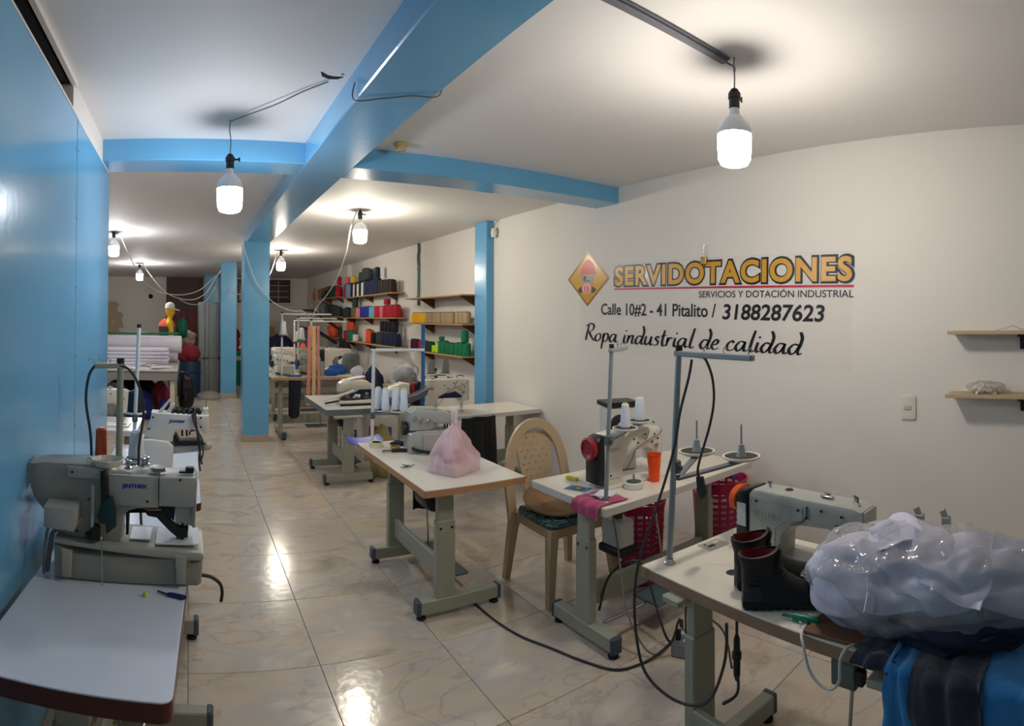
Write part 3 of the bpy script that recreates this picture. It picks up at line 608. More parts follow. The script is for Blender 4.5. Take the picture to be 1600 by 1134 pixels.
# overlock heads (boxy, with looper cover and knife guard)
def overlock(label, loc, rz, s=1.0, body='machine_grey'):
    t = thing('overlock_machine', label, 'sewing machine', loc, rz, 'overlock machines')
    S = lambda bm: move(bm, s=s)
    obj('lower_body', S(prism(B(), [(-0.16, 0), (-0.16, 0.13), (-0.1, 0.15), (0.15, 0.15), (0.15, 0.0)], -0.1, 0.1, 'XZ', 0.01)), body, t)
    u = obj('upper_arm', S(prism(B(), [(-0.15, 0.15), (-0.15, 0.27), (-0.11, 0.30), (0.08, 0.28), (0.15, 0.25), (0.15, 0.19), (0.06, 0.19), (0.0, 0.15)], -0.075, 0.09, 'XZ', 0.012)), body, t)
    obj('lid', S(box(B(), (-0.03, 0.0, 0.294), (0.16, 0.13, 0.01), 0.004, rotm(0, 0.06, 0))), 'machine_panel', u)
    obj('looper_cover', S(box(B(), (0.03, -0.105, 0.075), (0.2, 0.016, 0.12), 0.006)), 'machine_panel', t)
    obj('needle_bar', S(cyl(cyl(B(), (0.11, -0.02, 0.15), (0.11, -0.02, 0.2), 0.006), (0.13, -0.02, 0.15), (0.13, -0.02, 0.2), 0.005)), 'dark_steel', u)
    obj('presser_foot', S(tube(B(), [(0.15, 0.03, 0.19), (0.16, 0.0, 0.165), (0.13, -0.06, 0.158), (0.05, -0.08, 0.156)], 0.006)), 'steel', t)
    for i in range(4):
        obj('tension_knob', S(lathe(B(), [(0.014, 0), (0.016, -0.006), (0.01, -0.014), (0.012, -0.024), (0, -0.026)], 14, (-0.12 + 0.05 * i, -0.075, 0.235 - 0.01 * i), 'Y')), 'steel', u)
    obj('hand_wheel', S(lathe(B(), [(0, 0), (0.045, 0), (0.05, -0.01), (0.05, -0.03), (0, -0.034)], 20, (-0.16, 0, 0.16), 'X')), 'dark_steel', t)
    obj('pedal_link', S(tube(B(), [(-0.14, -0.08, 0.04), (-0.12, -0.13, 0.03), (0.0, -0.16, 0.012), (0.06, -0.17, 0.012)], 0.012)), 'dark_steel', t)
    return t
overlock('grey overlock machine behind the pink plastic bag', (1.64, 3.72, TH), math.radians(-8), 1.0, 'machine_grey')
# ------------------------------------------------------------------ thread stands and thread cones
mat('thread_white', (226, 230, 240), 0.7, var=0.06, scale=90, stretch=(0.2, 0.2, 6), bump=0.15, bscale=120)
mat('core_yellow', (222, 212, 120), 0.6)
mat('pad_dark', (62, 56, 50), 0.8)
mat('rim_cream', (224, 220, 208), 0.4)
THREAD = {}
def thread_mat(rgb):
    k = 'thread_%d_%d_%d' % rgb
    if k not in MATS: mat(k, rgb, 0.72, var=0.14, scale=60, stretch=(0.2, 0.2, 6))
    return k
CONES = {}
def cone(label, loc, rgb=(226, 230, 240), h=0.15, r=0.036, group=None, core='core_yellow', taper=0.72, parts=True):
    key = (rgb, round(h, 3), round(r, 3), core, taper, parts)
    if key in CONES:
        return dup(CONES[key], loc, random.uniform(0, 6), label, group)
    t = thing('thread_cone', label, 'thread cone', loc, 0, group)
    obj('thread', lathe(B(), [(r * 0.94, 0.004), (r, 0.012), (r * taper, h * 0.93), (r * taper * 0.9, h * 0.95)], 20), thread_mat(rgb), t)
    if parts: obj('core', lathe(B(), [(r * 0.5, 0.0), (r * 0.7, 0.003), (r * 0.5, h * 0.5), (r * taper * 0.75, h * 0.945), (r * taper * 0.6, h), (0.004, h)], 16), core, t)
    CONES[key] = t
    return t
def stand(label, base, top, bar, arms, clamp=None, m='pole_grey', r=0.011, base_r=0.022, pad='pad_dark', disc_r=0.075, pins=True, arm_m='pole_grey'):
    """base, top: ends of the pole; bar: (dx,dy,length) of the top arm; arms: list of disc centres"""
    t = thing('thread_stand', label, 'thread stand', base, 0, 'thread stands')
    b = Vector(base); tp = Vector(top) - b
    obj('pole', cyl(B(), (0, 0, 0), tp, r), m, t)
    obj('base_nut', lathe(B(), [(base_r, 0), (base_r, 0.006), (r * 1.3, 0.012), (r * 1.3, 0.02)], 16), 'steel', t)
    obj('pole_cap', cyl(B(), tp, tp + Vector((0, 0, 0.022)), r * 1.15), 'pad_black', t)
    if bar:
        d = Vector((bar[0], bar[1], 0)).normalized(); L = bar[2]; a = math.atan2(d.y, d.x)
        bb = box(B(), (L / 2 - 0.02, 0, 0), (L, 0.026, 0.022), 0.004)
        ba = obj('top_arm', move(bb, tp + Vector((0, 0, -0.01)), a), arm_m, t)
        for q in (0.35, 0.6, 0.9):
            e = tp + d * (L * q); obj('thread_eye', tube(B(), [e + Vector((0, 0, 0)), e + Vector((0, 0, 0.018)), e + d * 0.012 + Vector((0, 0, 0.022)), e + d * 0.016 + Vector((0, 0, 0.01))], 0.0018, 5), 'steel', ba)
    if arms:
        c = Vector(clamp) - b if clamp else Vector((tp.x * 0.4, tp.y * 0.4, arms[0][2] - b.z - 0.02))
        k = obj('clamp', box(box(B(), c, (0.034, 0.034, 0.05), 0.005), c + Vector((0, -0.024, 0)), (0.012, 0.02, 0.02), 0.004), 'motor_green', t)
        for q in arms:
            e = Vector(q) - b
            ar = B(); d = e - c; d.z = 0; a = math.atan2(d.y, d.x); L = d.length
            box(ar, (L / 2, 0, 0), (L, 0.03, 0.012), 0.003); move(ar, (c.x, c.y, e.z - 0.016), a)
            obj('disc_arm', ar, 'duct_grey', t)
            dr = obj('spool_disc', lathe(B(), [(0.0, -0.008), (disc_r * 0.8, -0.008), (disc_r, 0.0), (disc_r, 0.008), (disc_r * 0.9, 0.008), (disc_r * 0.88, 0.002), (0, 0.002)], 32, e), 'rim_cream', t)
            obj('felt_pad', lathe(B(), [(0, 0.003), (disc_r * 0.87, 0.003), (disc_r * 0.87, 0.005), (0, 0.0055)], 32, e), pad, dr)
            if pins:
                obj('spool_pin', lathe(B(), [(0.022, 0.005), (0.018, 0.02), (0.012, 0.055), (0.0042, 0.058), (0.004, 0.14), (0, 0.142)], 14, e), 'pole_grey', dr)
    return t
stand('grey thread stand with two empty discs at the corner of the boot table', (1.612, 1.475, TH), (1.67, 1.477, 1.53), (-0.13, -1, 0.4), [(1.99, 1.655, 1.06), (2.03, 1.44, 1.06)], (1.65, 1.477, 1.09), disc_r=0.082, r=0.012)
stand('grey thread stand with two white cones on the orange cup table', (1.914, 2.18, TH), (1.952, 2.18, 1.505), (0.8, 0.5, 0.3), [(2.15, 2.29, 1.06), (2.33, 2.36, 1.07)], (1.93, 2.18, 1.045), pins=False, disc_r=0.07)
cone('left white thread cone on the stand of the orange cup table', (2.15, 2.29, 1.0655), h=0.135, r=0.028, group='white cones over the orange cup table')
cone('right white thread cone on the stand of the orange cup table', (2.33, 2.36, 1.0755), h=0.135, r=0.034, group='white cones over the orange cup table')
stand('grey stand with a short arm behind the buttonhole machine', (-0.29, 2.42, TH), (-0.285, 2.42, 1.455), (-1, -0.3, 0.13), [(-0.37, 2.46, 1.04), (-0.22, 2.48, 1.04)], (-0.29, 2.42, 1.02), pins=False, m='frame_green', r=0.014, arm_m='frame_green', disc_r=0.05)
cone('orange thread cone behind the buttonhole machine', (-0.37, 2.46, 1.0455), (196, 84, 40), 0.13, 0.026, core='handwheel_orange', taper=0.9)
cone('white thread cone behind the buttonhole machine', (-0.22, 2.48, 1.0455), (226, 230, 240), 0.12, 0.036, core='thread_white')
cable('power_cable', 'grey cable looping over the stand behind the buttonhole machine', [(-0.39, 2.385, 1.445), (-0.412, 2.37, 1.40), (-0.42, 2.36, 1.3), (-0.40, 2.37, 1.15), (-0.40, 2.38, 1.0), (-0.42, 2.39, 0.76)], 0.006, 'cord_dark')
cable('power_cable', 'grey cable hanging from the short arm in front of the partition edge', [(-0.29, 2.41, 1.445), (-0.25, 2.42, 1.43), (-0.21, 2.45, 1.36), (-0.19, 2.48, 1.24), (-0.205, 2.43, 1.1), (-0.2, 2.42, 0.95), (-0.19, 2.42, 0.76)], 0.006, 'cord_dark')
stand('white thread stand with a black cone on the second left table', (-0.335, 3.55, TH), (-0.305, 3.55, 1.585), None, [(-0.335, 3.66, 1.045)], (-0.325, 3.55, 1.03), m='pole_white', pins=False, r=0.012, disc_r=0.07)
cone('black thread cone on the white stand of the second left table', (-0.335, 3.66, 1.0505), (28, 34, 44), 0.135, 0.05, core='pad_black', taper=0.85)
# the stand with four white cones behind the grey overlock
stand('tall white thread stand with four white cones on a tray', (1.335, 4.06, TH), (1.345, 4.06, 1.43), (0.9, -0.2, 0.4), [(1.42, 4.10, 0.965), (1.53, 4.02, 0.965)], (1.337, 4.06, 0.94), m='pole_white', pins=False, r=0.013, arm_m='pole_white', disc_r=0.06)
for q, (x, y, h) in enumerate(((1.405, 4.13, 0.17), (1.44, 4.07, 0.17), (1.515, 4.05, 0.18), (1.555, 3.985, 0.17))):
    cone(('leftmost', 'second', 'third', 'rightmost')[q] + ' white thread cone of four behind the overlock', (x, y, 0.9705), h=h, r=0.032, group='white cones behind the overlock')

# ------------------------------------------------------------------ small things on the nearest left table
mat('snips_blue', (28, 36, 100), 0.35)
t = thing('thread_snips', 'dark blue thread snips before the buttonhole machine', 'snips', (-0.05, 1.905, TH), math.radians(-22))
obj('handle', prism(B(), [(-0.012, -0.008), (0.045, -0.011), (0.055, 0.0), (0.045, 0.009), (0.0, 0.008), (-0.012, 0.003)], 0.002, 0.012, 'XY', 0.003), 'snips_blue', t)
obj('blade', prism(B(), [(-0.055, 0.006), (-0.01, -0.006), (-0.01, 0.002), (-0.05, 0.009)], 0.004, 0.007, 'XY'), 'dark_steel', t)
mat('foam_yellow', (206, 206, 70), 0.8)
one('ear_plug', lathe(B(), [(0, 0), (0.007, 0.001), (0.008, 0.006), (0.006, 0.013), (0, 0.016)], 12), 'foam_yellow', 'small yellow foam plug on the near left table', 'ear plug', loc=(-0.135, 1.90, TH))
mat('marker_blue', (60, 70, 150), 0.4); mat('marker_body', (190, 206, 226), 0.4)

# ------------------------------------------------------------------ things on the table with the pink bag
mat('pink_film', (242, 208, 214), 0.35, var=0.05, alpha=0.58, scale=4, bump=0.3, bscale=14)
mat('foam_tray', (232, 222, 220), 0.7)
mat('pink_food', (222, 140, 146), 0.6)
t = thing('plastic_bag', 'tied pink plastic bag over a white foam tray', 'plastic bag', (1.55, 3.14, TH), math.radians(24))
obj('foam_tray', prism(B(), rounded(0.23, 0.2, 0.025), 0.004, 0.058, 'XY', 0.006), 'foam_tray', t)
def bagshape(u, v):
    a = 2 * PI * u; h = v
    c, s = math.cos(a), math.sin(a)
    q = max(abs(c), abs(s)); sq = 1.0 / q
    prof = [(0, 1.0), (0.16, 1.04), (0.28, 1.0), (0.45, 0.80), (0.6, 0.5), (0.69, 0.2), (0.73, 0.1), (0.80, 0.1), (0.9, 0.15), (0.97, 0.12), (1.0, 0.02)]
    for (h0, r0), (h1, r1) in zip(prof, prof[1:]):
        if h <= h1: rr = r0 + (r1 - r0) * (h - h0) / (h1 - h0); break
    k = max(0, 1 - h * 1.6)
    rad = 0.13 * rr * ((1 - k) + k * (0.25 + 0.75 * sq))
    wob = 1 + 0.05 * math.sin(7 * a + 9 * h) * min(1, h * 3) + 0.05 * math.sin(15 * a + 4 * h) * min(1, h * 4) + 0.12 * noise.noise(Vector((c * 3, s * 3, h * 6))) * min(1, h * 4)
    return (rad * c * wob + 0.02 * max(0, h - 0.7), rad * s * 0.9 * wob, 0.002 + 0.385 * h)
obj('film', sheet(B(), bagshape, 56, 40), 'pink_film', t, 80)
obj('knot', blob(B(), (0.006, 0, 0.31), (0.016, 0.016, 0.016), 0.3, 3, 2, 2), 'foam_tray', t)
obj('contents', blob(B(), (0, 0, 0.095), (0.085, 0.075, 0.04), 0.25, 2.5, 5, 3), 'pink_food', t)
obj('tied_neck', lathe(B(), [(0.012, 0.275), (0.016, 0.31), (0.021, 0.345), (0.017, 0.375), (0.006, 0.389), (0, 0.39)], 14, (0.004, 0, 0)), 'foam_tray', t)
mat('tape_cream', (222, 214, 176), 0.5); mat('tape_amber', (206, 160, 60), 0.4)
t = thing('tape_roll', 'cream masking tape roll at the far corner of the bag table', 'tape roll', (1.325, 3.93, TH))
obj('tape', lathe(B(), [(0.036, 0.0), (0.05, 0.0), (0.05, 0.036), (0.036, 0.036)], 30, close=False), 'tape_cream', t)
obj('card_core', lathe(B(), [(0.0365, 0.001), (0.034, 0.001), (0.034, 0.035), (0.0365, 0.035)], 30, close=False), 'pad_dark', t)
t = thing('tape_roll', 'small amber tape roll lying before the overlock', 'tape roll', (1.43, 3.83, TH))
obj('tape', lathe(B(), [(0.026, 0.0), (0.034, 0.0), (0.034, 0.022), (0.026, 0.022)], 24, close=False), 'tape_amber', t)
mat('grip_orange', (238, 84, 50), 0.45)
t = thing('pruning_knife', 'curved black handled knife with orange end on the bag table', 'knife', (1.39, 3.735, TH), math.radians(-14))
obj('handle', tube(B(), [(-0.02, 0, 0.012), (0.03, 0.004, 0.014), (0.085, 0, 0.012)], lambda u: 0.011 + 0.003 * math.sin(u * PI), 8), 'black_plastic', t)
obj('end_grip', lathe(B(), [(0, 0), (0.014, 0.0), (0.015, 0.02), (0, 0.024)], 12, (0.085, 0, 0.014), 'X'), 'grip_orange', t)
obj('blade', prism(B(), [(-0.02, -0.008), (-0.02, 0.01), (-0.06, 0.016), (-0.085, 0.002), (-0.08, -0.03), (-0.072, -0.005), (-0.055, 0.0)], 0.009, 0.014, 'XY'), 'dark_steel', t)
t = thing('key_bunch', 'small bunch of keys left of the pink bag', 'keys', (1.335, 3.33, TH), 0.4)
obj('ring', tube(B(), [(0.014 * math.cos(a), 0.014 * math.sin(a), 0.006 + 0.004 * math.sin(a)) for a in [2 * PI * i / 12 for i in range(13)]], 0.0015, 5, 2), 'steel', t)
for a in (0.2, 1.5, 3.0):
    obj('key', move(prism(B(), [(0.01, -0.009), (0.03, -0.009), (0.034, -0.003), (0.062, -0.003), (0.062, 0.002), (0.034, 0.004), (0.03, 0.009), (0.01, 0.009)], 0.001, 0.004, 'XY'), (0, 0, 0.002 + a * 0.001), a), 'dark_steel' if a > 1 else 'steel', t)
mat('tray_blue', (38, 66, 176), 0.4)
t = thing('chip_tray', 'blue plastic waste tray hooked to the bag table end', 'tray', (1.30, 4.11, TH - 0.02), 0.0)
obj('tray', sheet(B(), lambda u, v: (-0.13 + 0.27 * u, -0.02 + 0.13 * v, 0.03 + 0.02 * abs(2 * u - 1) ** 3 - 0.03 * (1 - v)), 10, 4, 0.004), 'tray_blue', t)
one('cloth_scrap', blob(B(), (0, 0, 0.012), (0.06, 0.05, 0.02), 0.35, 2, 3, 3, flat=0.6), 'navy_cloth', 'small navy cloth scrap behind the amber tape', 'cloth', loc=(1.50, 3.95, TH))

# ------------------------------------------------------------------ things on the orange cup table
mat('cup_orange', (255, 84, 20), 0.35, var=0.02, spec=0.5)
t = thing('plastic_cup', 'bright orange plastic cup on the pale sewing table', 'cup', (2.375, 2.29, TH))
obj('wall', lathe(B(), [(0.026, 0.0), (0.03, 0.002), (0.0405, 0.15), (0.043, 0.152), (0.0395, 0.152), (0.0285, 0.006), (0.0, 0.004)], 36), 'cup_orange', t)
obj('rim', lathe(B(), [(0.0395, 0.149), (0.0425, 0.149), (0.043, 0.154), (0.0395, 0.154)], 36, close=False), 'cup_orange', t)
mat('reel_green', (58, 92, 72), 0.6)
t = thing('bobbin_reel', 'cream reel with green top and upright pin beside the orange cup', 'reel', (2.20, 2.275, TH))
obj('body', lathe(B(), [(0.05, 0), (0.055, 0.004), (0.055, 0.03), (0.05, 0.034)], 30), 'rim_cream', t)
obj('felt', lathe(B(), [(0, 0.0345), (0.042, 0.0345), (0.042, 0.036), (0, 0.0365)], 30), 'reel_green', t)
obj('pin', cyl(B(), (0, 0, 0.034), (0, 0, 0.075), 0.006), 'pole_grey', t)
mat('driver_yellow', (212, 206, 40), 0.3, trans=0.2)
t = thing('screwdriver', 'screwdriver with a yellow handle on the pale sewing table', 'screwdriver', (2.03, 2.60, TH + 0.014), math.radians(-78))
obj('handle', lathe(B(), [(0, -0.045), (0.011, -0.042), (0.013, -0.02), (0.010, 0.02), (0.013, 0.035), (0.006, 0.045)], 10, (0, 0, 0), 'X'), 'driver_yellow', t)
obj('shaft', cyl(B(), (0.045, 0, 0), (0.14, 0, -0.010), 0.003), 'steel', t)
mat('card_blue', (44, 112, 160), 0.4, var=0.5, scale=25)
t = thing('picture_card', 'glossy blue picture card near the table corner by the machine', 'card', (1.96, 2.46, TH), math.radians(-70))
obj('card', box(B(), (0, 0, 0.0012), (0.13, 0.085, 0.002)), 'card_blue', t, 0)
mat('print_dark', (64, 34, 40), 0.5); mat('print_amber', (206, 150, 60), 0.5)
obj('print', prism(B(), [(-0.04, -0.02), (0.03, -0.03), (0.05, 0.0), (0.02, 0.028), (-0.03, 0.02)], 0.0023, 0.0027, 'XY'), 'print_dark', t, 0)
obj('print', prism(B(), [(-0.02, -0.005), (0.01, -0.01), (0.02, 0.01), (-0.01, 0.012)], 0.0028, 0.0031, 'XY'), 'print_amber', t, 0)
mat('cloth_pink', (168, 58, 96), 0.85, var=0.15, bump=0.3, bscale=80, sheen=0.3); mat('cloth_white', (214, 210, 220), 0.85, var=0.06, bump=0.2, bscale=60)
def drape(x0, x1, y0, y1, edge_x, drop, zt, amp=0.006, seed=0, sgn=-1, k=1.0):
    """cloth lying on a top from x1 to the edge and hanging down over it; u along y, v across the edge"""
    L1 = abs(x1 - edge_x)
    def fn(u, v):
        y = y0 + (y1 - y0) * u; d = v * (L1 + drop)
        n = noise.noise(Vector((u * 5 * k, v * 4, seed))) * amp + abs(math.sin(u * 9 * k + seed)) * amp * 0.8
        if d < L1: return (x1 + sgn * d, y + n * 0.6, zt + 0.004 + n * 0.8 + amp * .5)
        e = d - L1; return (edge_x + sgn * (0.008 + n * 1.2 + min(e, 0.02) * 0.3), y + n * 1.5, zt + 0.004 - e * (0.95 + 0.05 * math.sin(u * 12)))
    return fn
t = thing('folded_cloth', 'pink and white cloth hanging over the corner of the pale table', 'cloth', (0, 0, 0))
obj('pink_layer', sheet(B(), drape(1.8, 2.03, 2.14, 2.34, 1.85, 0.07, TH, 0.006, 2), 20, 16, 0.006), 'cloth_pink', t, 60)
obj('white_layer', sheet(B(), lambda u, v: (1.90 + 0.13 * u, 2.20 + 0.09 * v + 0.02 * u, TH + 0.02 + 0.006 * math.sin(u * 7 + v * 3)), 14, 8, 0.004), 'cloth_white', t, 60)
mat('unit_white', (214, 210, 204), 0.4); mat('vent_black', (30, 28, 26), 0.5)
t = thing('control_unit', 'white box with black lid and round black disc behind the machine', 'control box', (2.42, 2.645, TH), math.radians(-20))
obj('body', box(B(), (0, 0, 0.195), (0.19, 0.15, 0.385), 0.01), 'unit_white', t)
obj('lid', box(B(), (0, 0, 0.402), (0.215, 0.175, 0.03), 0.005), 'black_plastic', t)
g = obj('fan_disc', lathe(B(), [(0, -0.018), (0.03, -0.018), (0.055, -0.012), (0.062, 0.0)], 28, (-0.02, -0.075, 0.28), 'Y'), 'vent_black', t)
obj('hub', lathe(B(), [(0, -0.024), (0.016, -0.022), (0.018, -0.017)], 16, (-0.02, -0.075, 0.28), 'Y'), 'unit_white', g)
obj('knob', lathe(B(), [(0, -0.02), (0.02, -0.018), (0.022, 0.0)], 16, (0.07, -0.075, 0.20), 'Y'), 'vent_black', t)
# control box and fittings under that table
cb = obj('control_box', box(B(), (-0.20, 0.05, 0.43), (0.12, 0.16, 0.15), 0.01), 'unit_white', T2)
obj('box_base', box(B(), (-0.20, 0.05, 0.335), (0.15, 0.18, 0.045), 0.008), 'black_plastic', cb)
obj('hanger', box(B(), (-0.20, 0.05, 0.60), (0.04, 0.04, 0.2), 0.004), 'frame_dark', cb)

# ------------------------------------------------------------------ things on the boot table
mat('boot_black', (20, 21, 23), 0.55, var=0.2, scale=30, bump=0.15, bscale=120); mat('boot_teal', (26, 44, 46), 0.55, var=0.2)
mat('boot_red', (120, 24, 34), 0.7); mat('boot_sole', (12, 12, 14), 0.6); mat('lace', (34, 34, 36), 0.7)
def boot(label, loc, rz):
    t = thing('work_boot', label, 'boot', loc, rz, 'pair of black work boots')
    # sole with lugs
    prof = [(0.0, 0.034, 0.0), (0.03, 0.043, 0.0), (0.08, 0.042, 0.0), (0.13, 0.038, 0.0), (0.18, 0.046, 0.0), (0.23, 0.05, 0.0), (0.27, 0.042, 0.0), (0.293, 0.022, 0.0)]
    out = [(x, w) for x, w, _ in prof] + [(0.299, 0.0)] + [(x, -w) for x, w, _ in prof[::-1]] + [(-0.006, 0.0)]
    so = obj('sole', prism(B(), out, 0.008, 0.034, 'XY', 0.003), 'boot_sole', t)
    lg = B()
    for i in range(11):
        x = 0.012 + i * 0.0265; box(lg, (x, 0, 0.006), (0.015, 0.07 if 0.01 < x < 0.28 else 0.04, 0.012), 0.002)
    obj('lugs', lg, 'boot_sole', so, 0)
    # upper: rings along the foot, then rings up the shaft
    up = B()
    rings = [(-0.004, 0.004, 0.06), (0.004, 0.034, 0.115), (0.03, 0.041, 0.135), (0.075, 0.041, 0.138), (0.115, 0.040, 0.148), (0.15, 0.042, 0.122), (0.19, 0.045, 0.096), (0.23, 0.047, 0.076), (0.262, 0.04, 0.066), (0.285, 0.026, 0.052), (0.294, 0.006, 0.04)]
    prev = None; n = 14
    for x, w, h in rings:
        r = []
        for i in range(n + 1):
            a = PI * i / n; r.append(up.verts.new((x, w * math.cos(a), 0.03 + (h - 0.03) * max(0, math.sin(a)) ** 0.75)))
        if prev:
            for i in range(n): up.faces.new((prev[i], prev[i + 1], r[i + 1], r[i]))
        prev = r
    obj('upper', up, 'boot_black', t, 60)
    sh = B(); prev = None
    for z, cx, rx, ry in ((0.06, 0.06, 0.062, 0.041), (0.10, 0.058, 0.064, 0.042), (0.14, 0.056, 0.062, 0.041), (0.175, 0.052, 0.064, 0.043), (0.2, 0.05, 0.068, 0.047), (0.212, 0.049, 0.067, 0.047), (0.214, 0.049, 0.058, 0.039)):
        r = [sh.verts.new((cx + rx * math.cos(2 * PI * i / 24), ry * math.sin(2 * PI * i / 24), z + 0.01 * math.cos(2 * PI * i / 24) * (z > 0.15) - 0.012 * abs(math.sin(2 * PI * i / 24)) * (z > 0.19))) for i in range(24)]
        if prev:
            for i in range(24): sh.faces.new((prev[i], prev[(i + 1) % 24], r[(i + 1) % 24], r[i]))
        prev = r
    s_ = obj('shaft', sh, 'boot_black', t, 60)
    li = B(); prev = None
    for z, rx, ry in ((0.213, 0.059, 0.040), (0.19, 0.055, 0.036), (0.12, 0.05, 0.032)):
        r = [li.verts.new((0.049 + rx * math.cos(2 * PI * i / 24), ry * math.sin(2 * PI * i / 24), z - 0.012 * abs(math.sin(2 * PI * i / 24)))) for i in range(24)]
        if prev:
            for i in range(24): li.faces.new((prev[i], prev[(i + 1) % 24], r[(i + 1) % 24], r[i]))
        prev = r
    obj('lining', li, 'boot_red', s_, 60, recalc=False)
    obj('heel_counter', lathe(B(), [(0.0445, 0.036), (0.0455, 0.07), (0.044, 0.092)], 24, (0.04, 0, 0), close=False), 'boot_teal', t)
    obj('tongue', prism(B(), [(0.098, 0.125), (0.118, 0.225), (0.126, 0.222), (0.112, 0.13)], -0.026, 0.026, 'XZ', 0.003), 'boot_black', s_)
    for yy in (-1, 1):
        obj('side_seam', tube(B(), [(0.02, yy * 0.0425, 0.10), (0.07, yy * 0.0435, 0.112), (0.115, yy * 0.042, 0.10), (0.15, yy * 0.043, 0.06)], 0.0016, 5), 'lace', t)
    la = B()
    for i in range(5):
        z = 0.125 + 0.018 * i; x = 0.132 - 0.004 * i - (0.0 if i else -0.006)
        tube(la, [(x - 0.012, -0.03, z), (x + 0.0, -0.01, z + 0.006), (x, 0.012, z + 0.002), (x - 0.012, 0.03, z + 0.008)], 0.0028, 5)
    obj('laces', la, 'lace', t)
    t.scale = (0.98, 0.98, 0.84)
    return t
boot('near black work boot with red lining on the boot table', (1.525, 1.075, TH), math.radians(-57))
boot('rear black work boot of the pair, half hidden by the near one', (1.615, 1.17, TH), math.radians(-44))
film_mat('film_clear', (236, 236, 244), 0.04, 0.6, 0.20, 13.0, 1.0)
mat('shirt_white', (206, 206, 226), 0.8, var=0.06, bump=0.2, bscale=40); mat('shirt_navy', (26, 30, 54), 0.85, var=0.2, bump=0.3, bscale=14)
mat('board_brown', (110, 76, 52), 0.5)
t = thing('clothes_bag', 'clear plastic bag full of folded white clothes beside the boots', 'bag', (1.66, 0.50, TH))
obj('folded_shirt', crumple(B(), (-0.03, 0.20, 0.12), (0.155, 0.19, 0.135), 3, 0.30, 5, 0.85, rotm(0, 0, 0.2), 0.15, (0.5, 0.35, 0.9), 0.12), 'shirt_white', t, 70)
obj('folded_shirt', crumple(B(), (0.03, 0.02, 0.155), (0.17, 0.22, 0.125), 8, 0.5, 5, 0.9, rotm(0.2, 0.15, -0.3), 0.2, (0.5, 0.9, 1.0), 0.14), 'shirt_white', t, 70)
obj('folded_shirt', crumple(B(), (0.03, -0.18, 0.14), (0.17, 0.18, 0.12), 12, 0.5, 5, 0.9, rotm(0, -0.15, 0.4), 0.2, (1.0, 0.5, 0.7), 0.14), 'shirt_white', t, 70)
for k, (cx, cy, cz, a_, tl) in enumerate(((-0.13, 0.06, 0.16, 0.5, 0.75), (-0.10, -0.12, 0.19, -0.4, 0.5), (0.0, 0.10, 0.25, 0.9, 0.15))):
    fl_ = sheet(B(), lambda u, v: ((u - 0.5) * 0.13, (v - 0.5) * 0.2 * (1 - 0.3 * u), 0.014 * math.sin(u * 6 + k) + 0.012 * math.sin(v * 7 + 2 * k)), 14, 16, 0.004)
    obj('shirt_flap', move(fl_, (cx, cy, cz), a_, 0.15, -tl), 'shirt_white', t, 70)
obj('folded_trousers', crumple(B(), (-0.03, -0.09, 0.06), (0.18, 0.25, 0.07), 17, 0.4, 4, 0.8), 'shirt_navy', t, 70)
def film(u, v):
    a = 2 * PI * u; y = 0.44 - 0.84 * v
    w = math.sin(PI * min(1, max(0, v))) ** 0.45
    if v < 0.14: w *= (v / 0.14) ** 0.7
    n = noise.noise(Vector((math.cos(a) * 2.2, math.sin(a) * 2.2, v * 7))) + 0.5 * noise.noise(Vector((math.cos(a) * 5, math.sin(a) * 5, v * 15 + 4)))
    n -= 0.5 * (ridge(Vector((math.cos(a), math.sin(a), v * 4)), 3) - 0.4)
    rx = (0.20 * w + 0.004) * (1 + 0.13 * n); rz = (0.145 * w + 0.004) * (1 + 0.16 * n)
    z = 0.14 - 0.06 * (v < 0.12) * (1 - v / 0.12) + rz * math.sin(a) * (1.0 + 0.15 * (v > 0.75) * math.sin(a))
    return (rx * math.cos(a), y, max(0.004, z))
obj('film', sheet(B(), film, 96, 90), 'film_clear', t, 60)
obj('film_tail', sheet(B(), lambda u, v: (-0.05 + 0.2 * u + 0.02 * math.sin(9 * v), -0.30 - 0.10 * v + 0.03 * math.sin(u * 8), 0.22 + 0.17 * v + 0.03 * math.sin(u * 11)), 16, 12), 'film_clear', t, 80)
obj('backing_board', box(B(), (-0.10, 0.18, 0.006), (0.16, 0.3, 0.01), 0.002), 'board_brown', t)
# blue and navy sports garment hanging over the table's front edge
mat('garment_blue', (30, 116, 178), 0.85, var=0.12, bump=0.25, bscale=60, sheen=0.3); mat('garment_navy', (24, 30, 48), 0.88, var=0.2, bump=0.25, bscale=60, sheen=0.3)
t = thing('sports_jacket', 'blue and navy jacket hanging over the boot table edge', 'jacket', (0, 0, 0))
def dr(y0, y1, drop, lay, seed, x1=1.60, out=0.0):
    f0 = drape(0, x1, y0, y1, 1.425, drop, TH, 0.010, seed, k=0.8)
    def g(u, v):
        x, y, z = f0(u, v); zz = max(0, TH - z)
        return (x + 0.07 * (y - 0.5) - out - 0.05 * zz, y - 0.25 * zz * (0.3 + 0.5 * (u - 0.3)), z + lay)
    return g
obj('navy_panel', sheet(B(), dr(0.645, 0.52, 0.012, 0.003, 1, 1.56), 14, 22, 0.006), 'garment_navy', t, 70)
obj('blue_sleeve', sheet(B(), dr(0.545, 0.44, 0.22, 0.006, 4, 1.57, 0.004), 16, 30, 0.006), 'garment_blue', t, 70)
obj('navy_panel', sheet(B(), dr(0.475, 0.29, 0.20, 0.012, 6, 1.58, 0.016), 20, 30, 0.006), 'garment_navy', t, 70)
obj('blue_body', sheet(B(), dr(0.36, 0.02, 0.30, 0.006, 9, 1.62, 0.004), 30, 34, 0.006), 'garment_blue', t, 70)
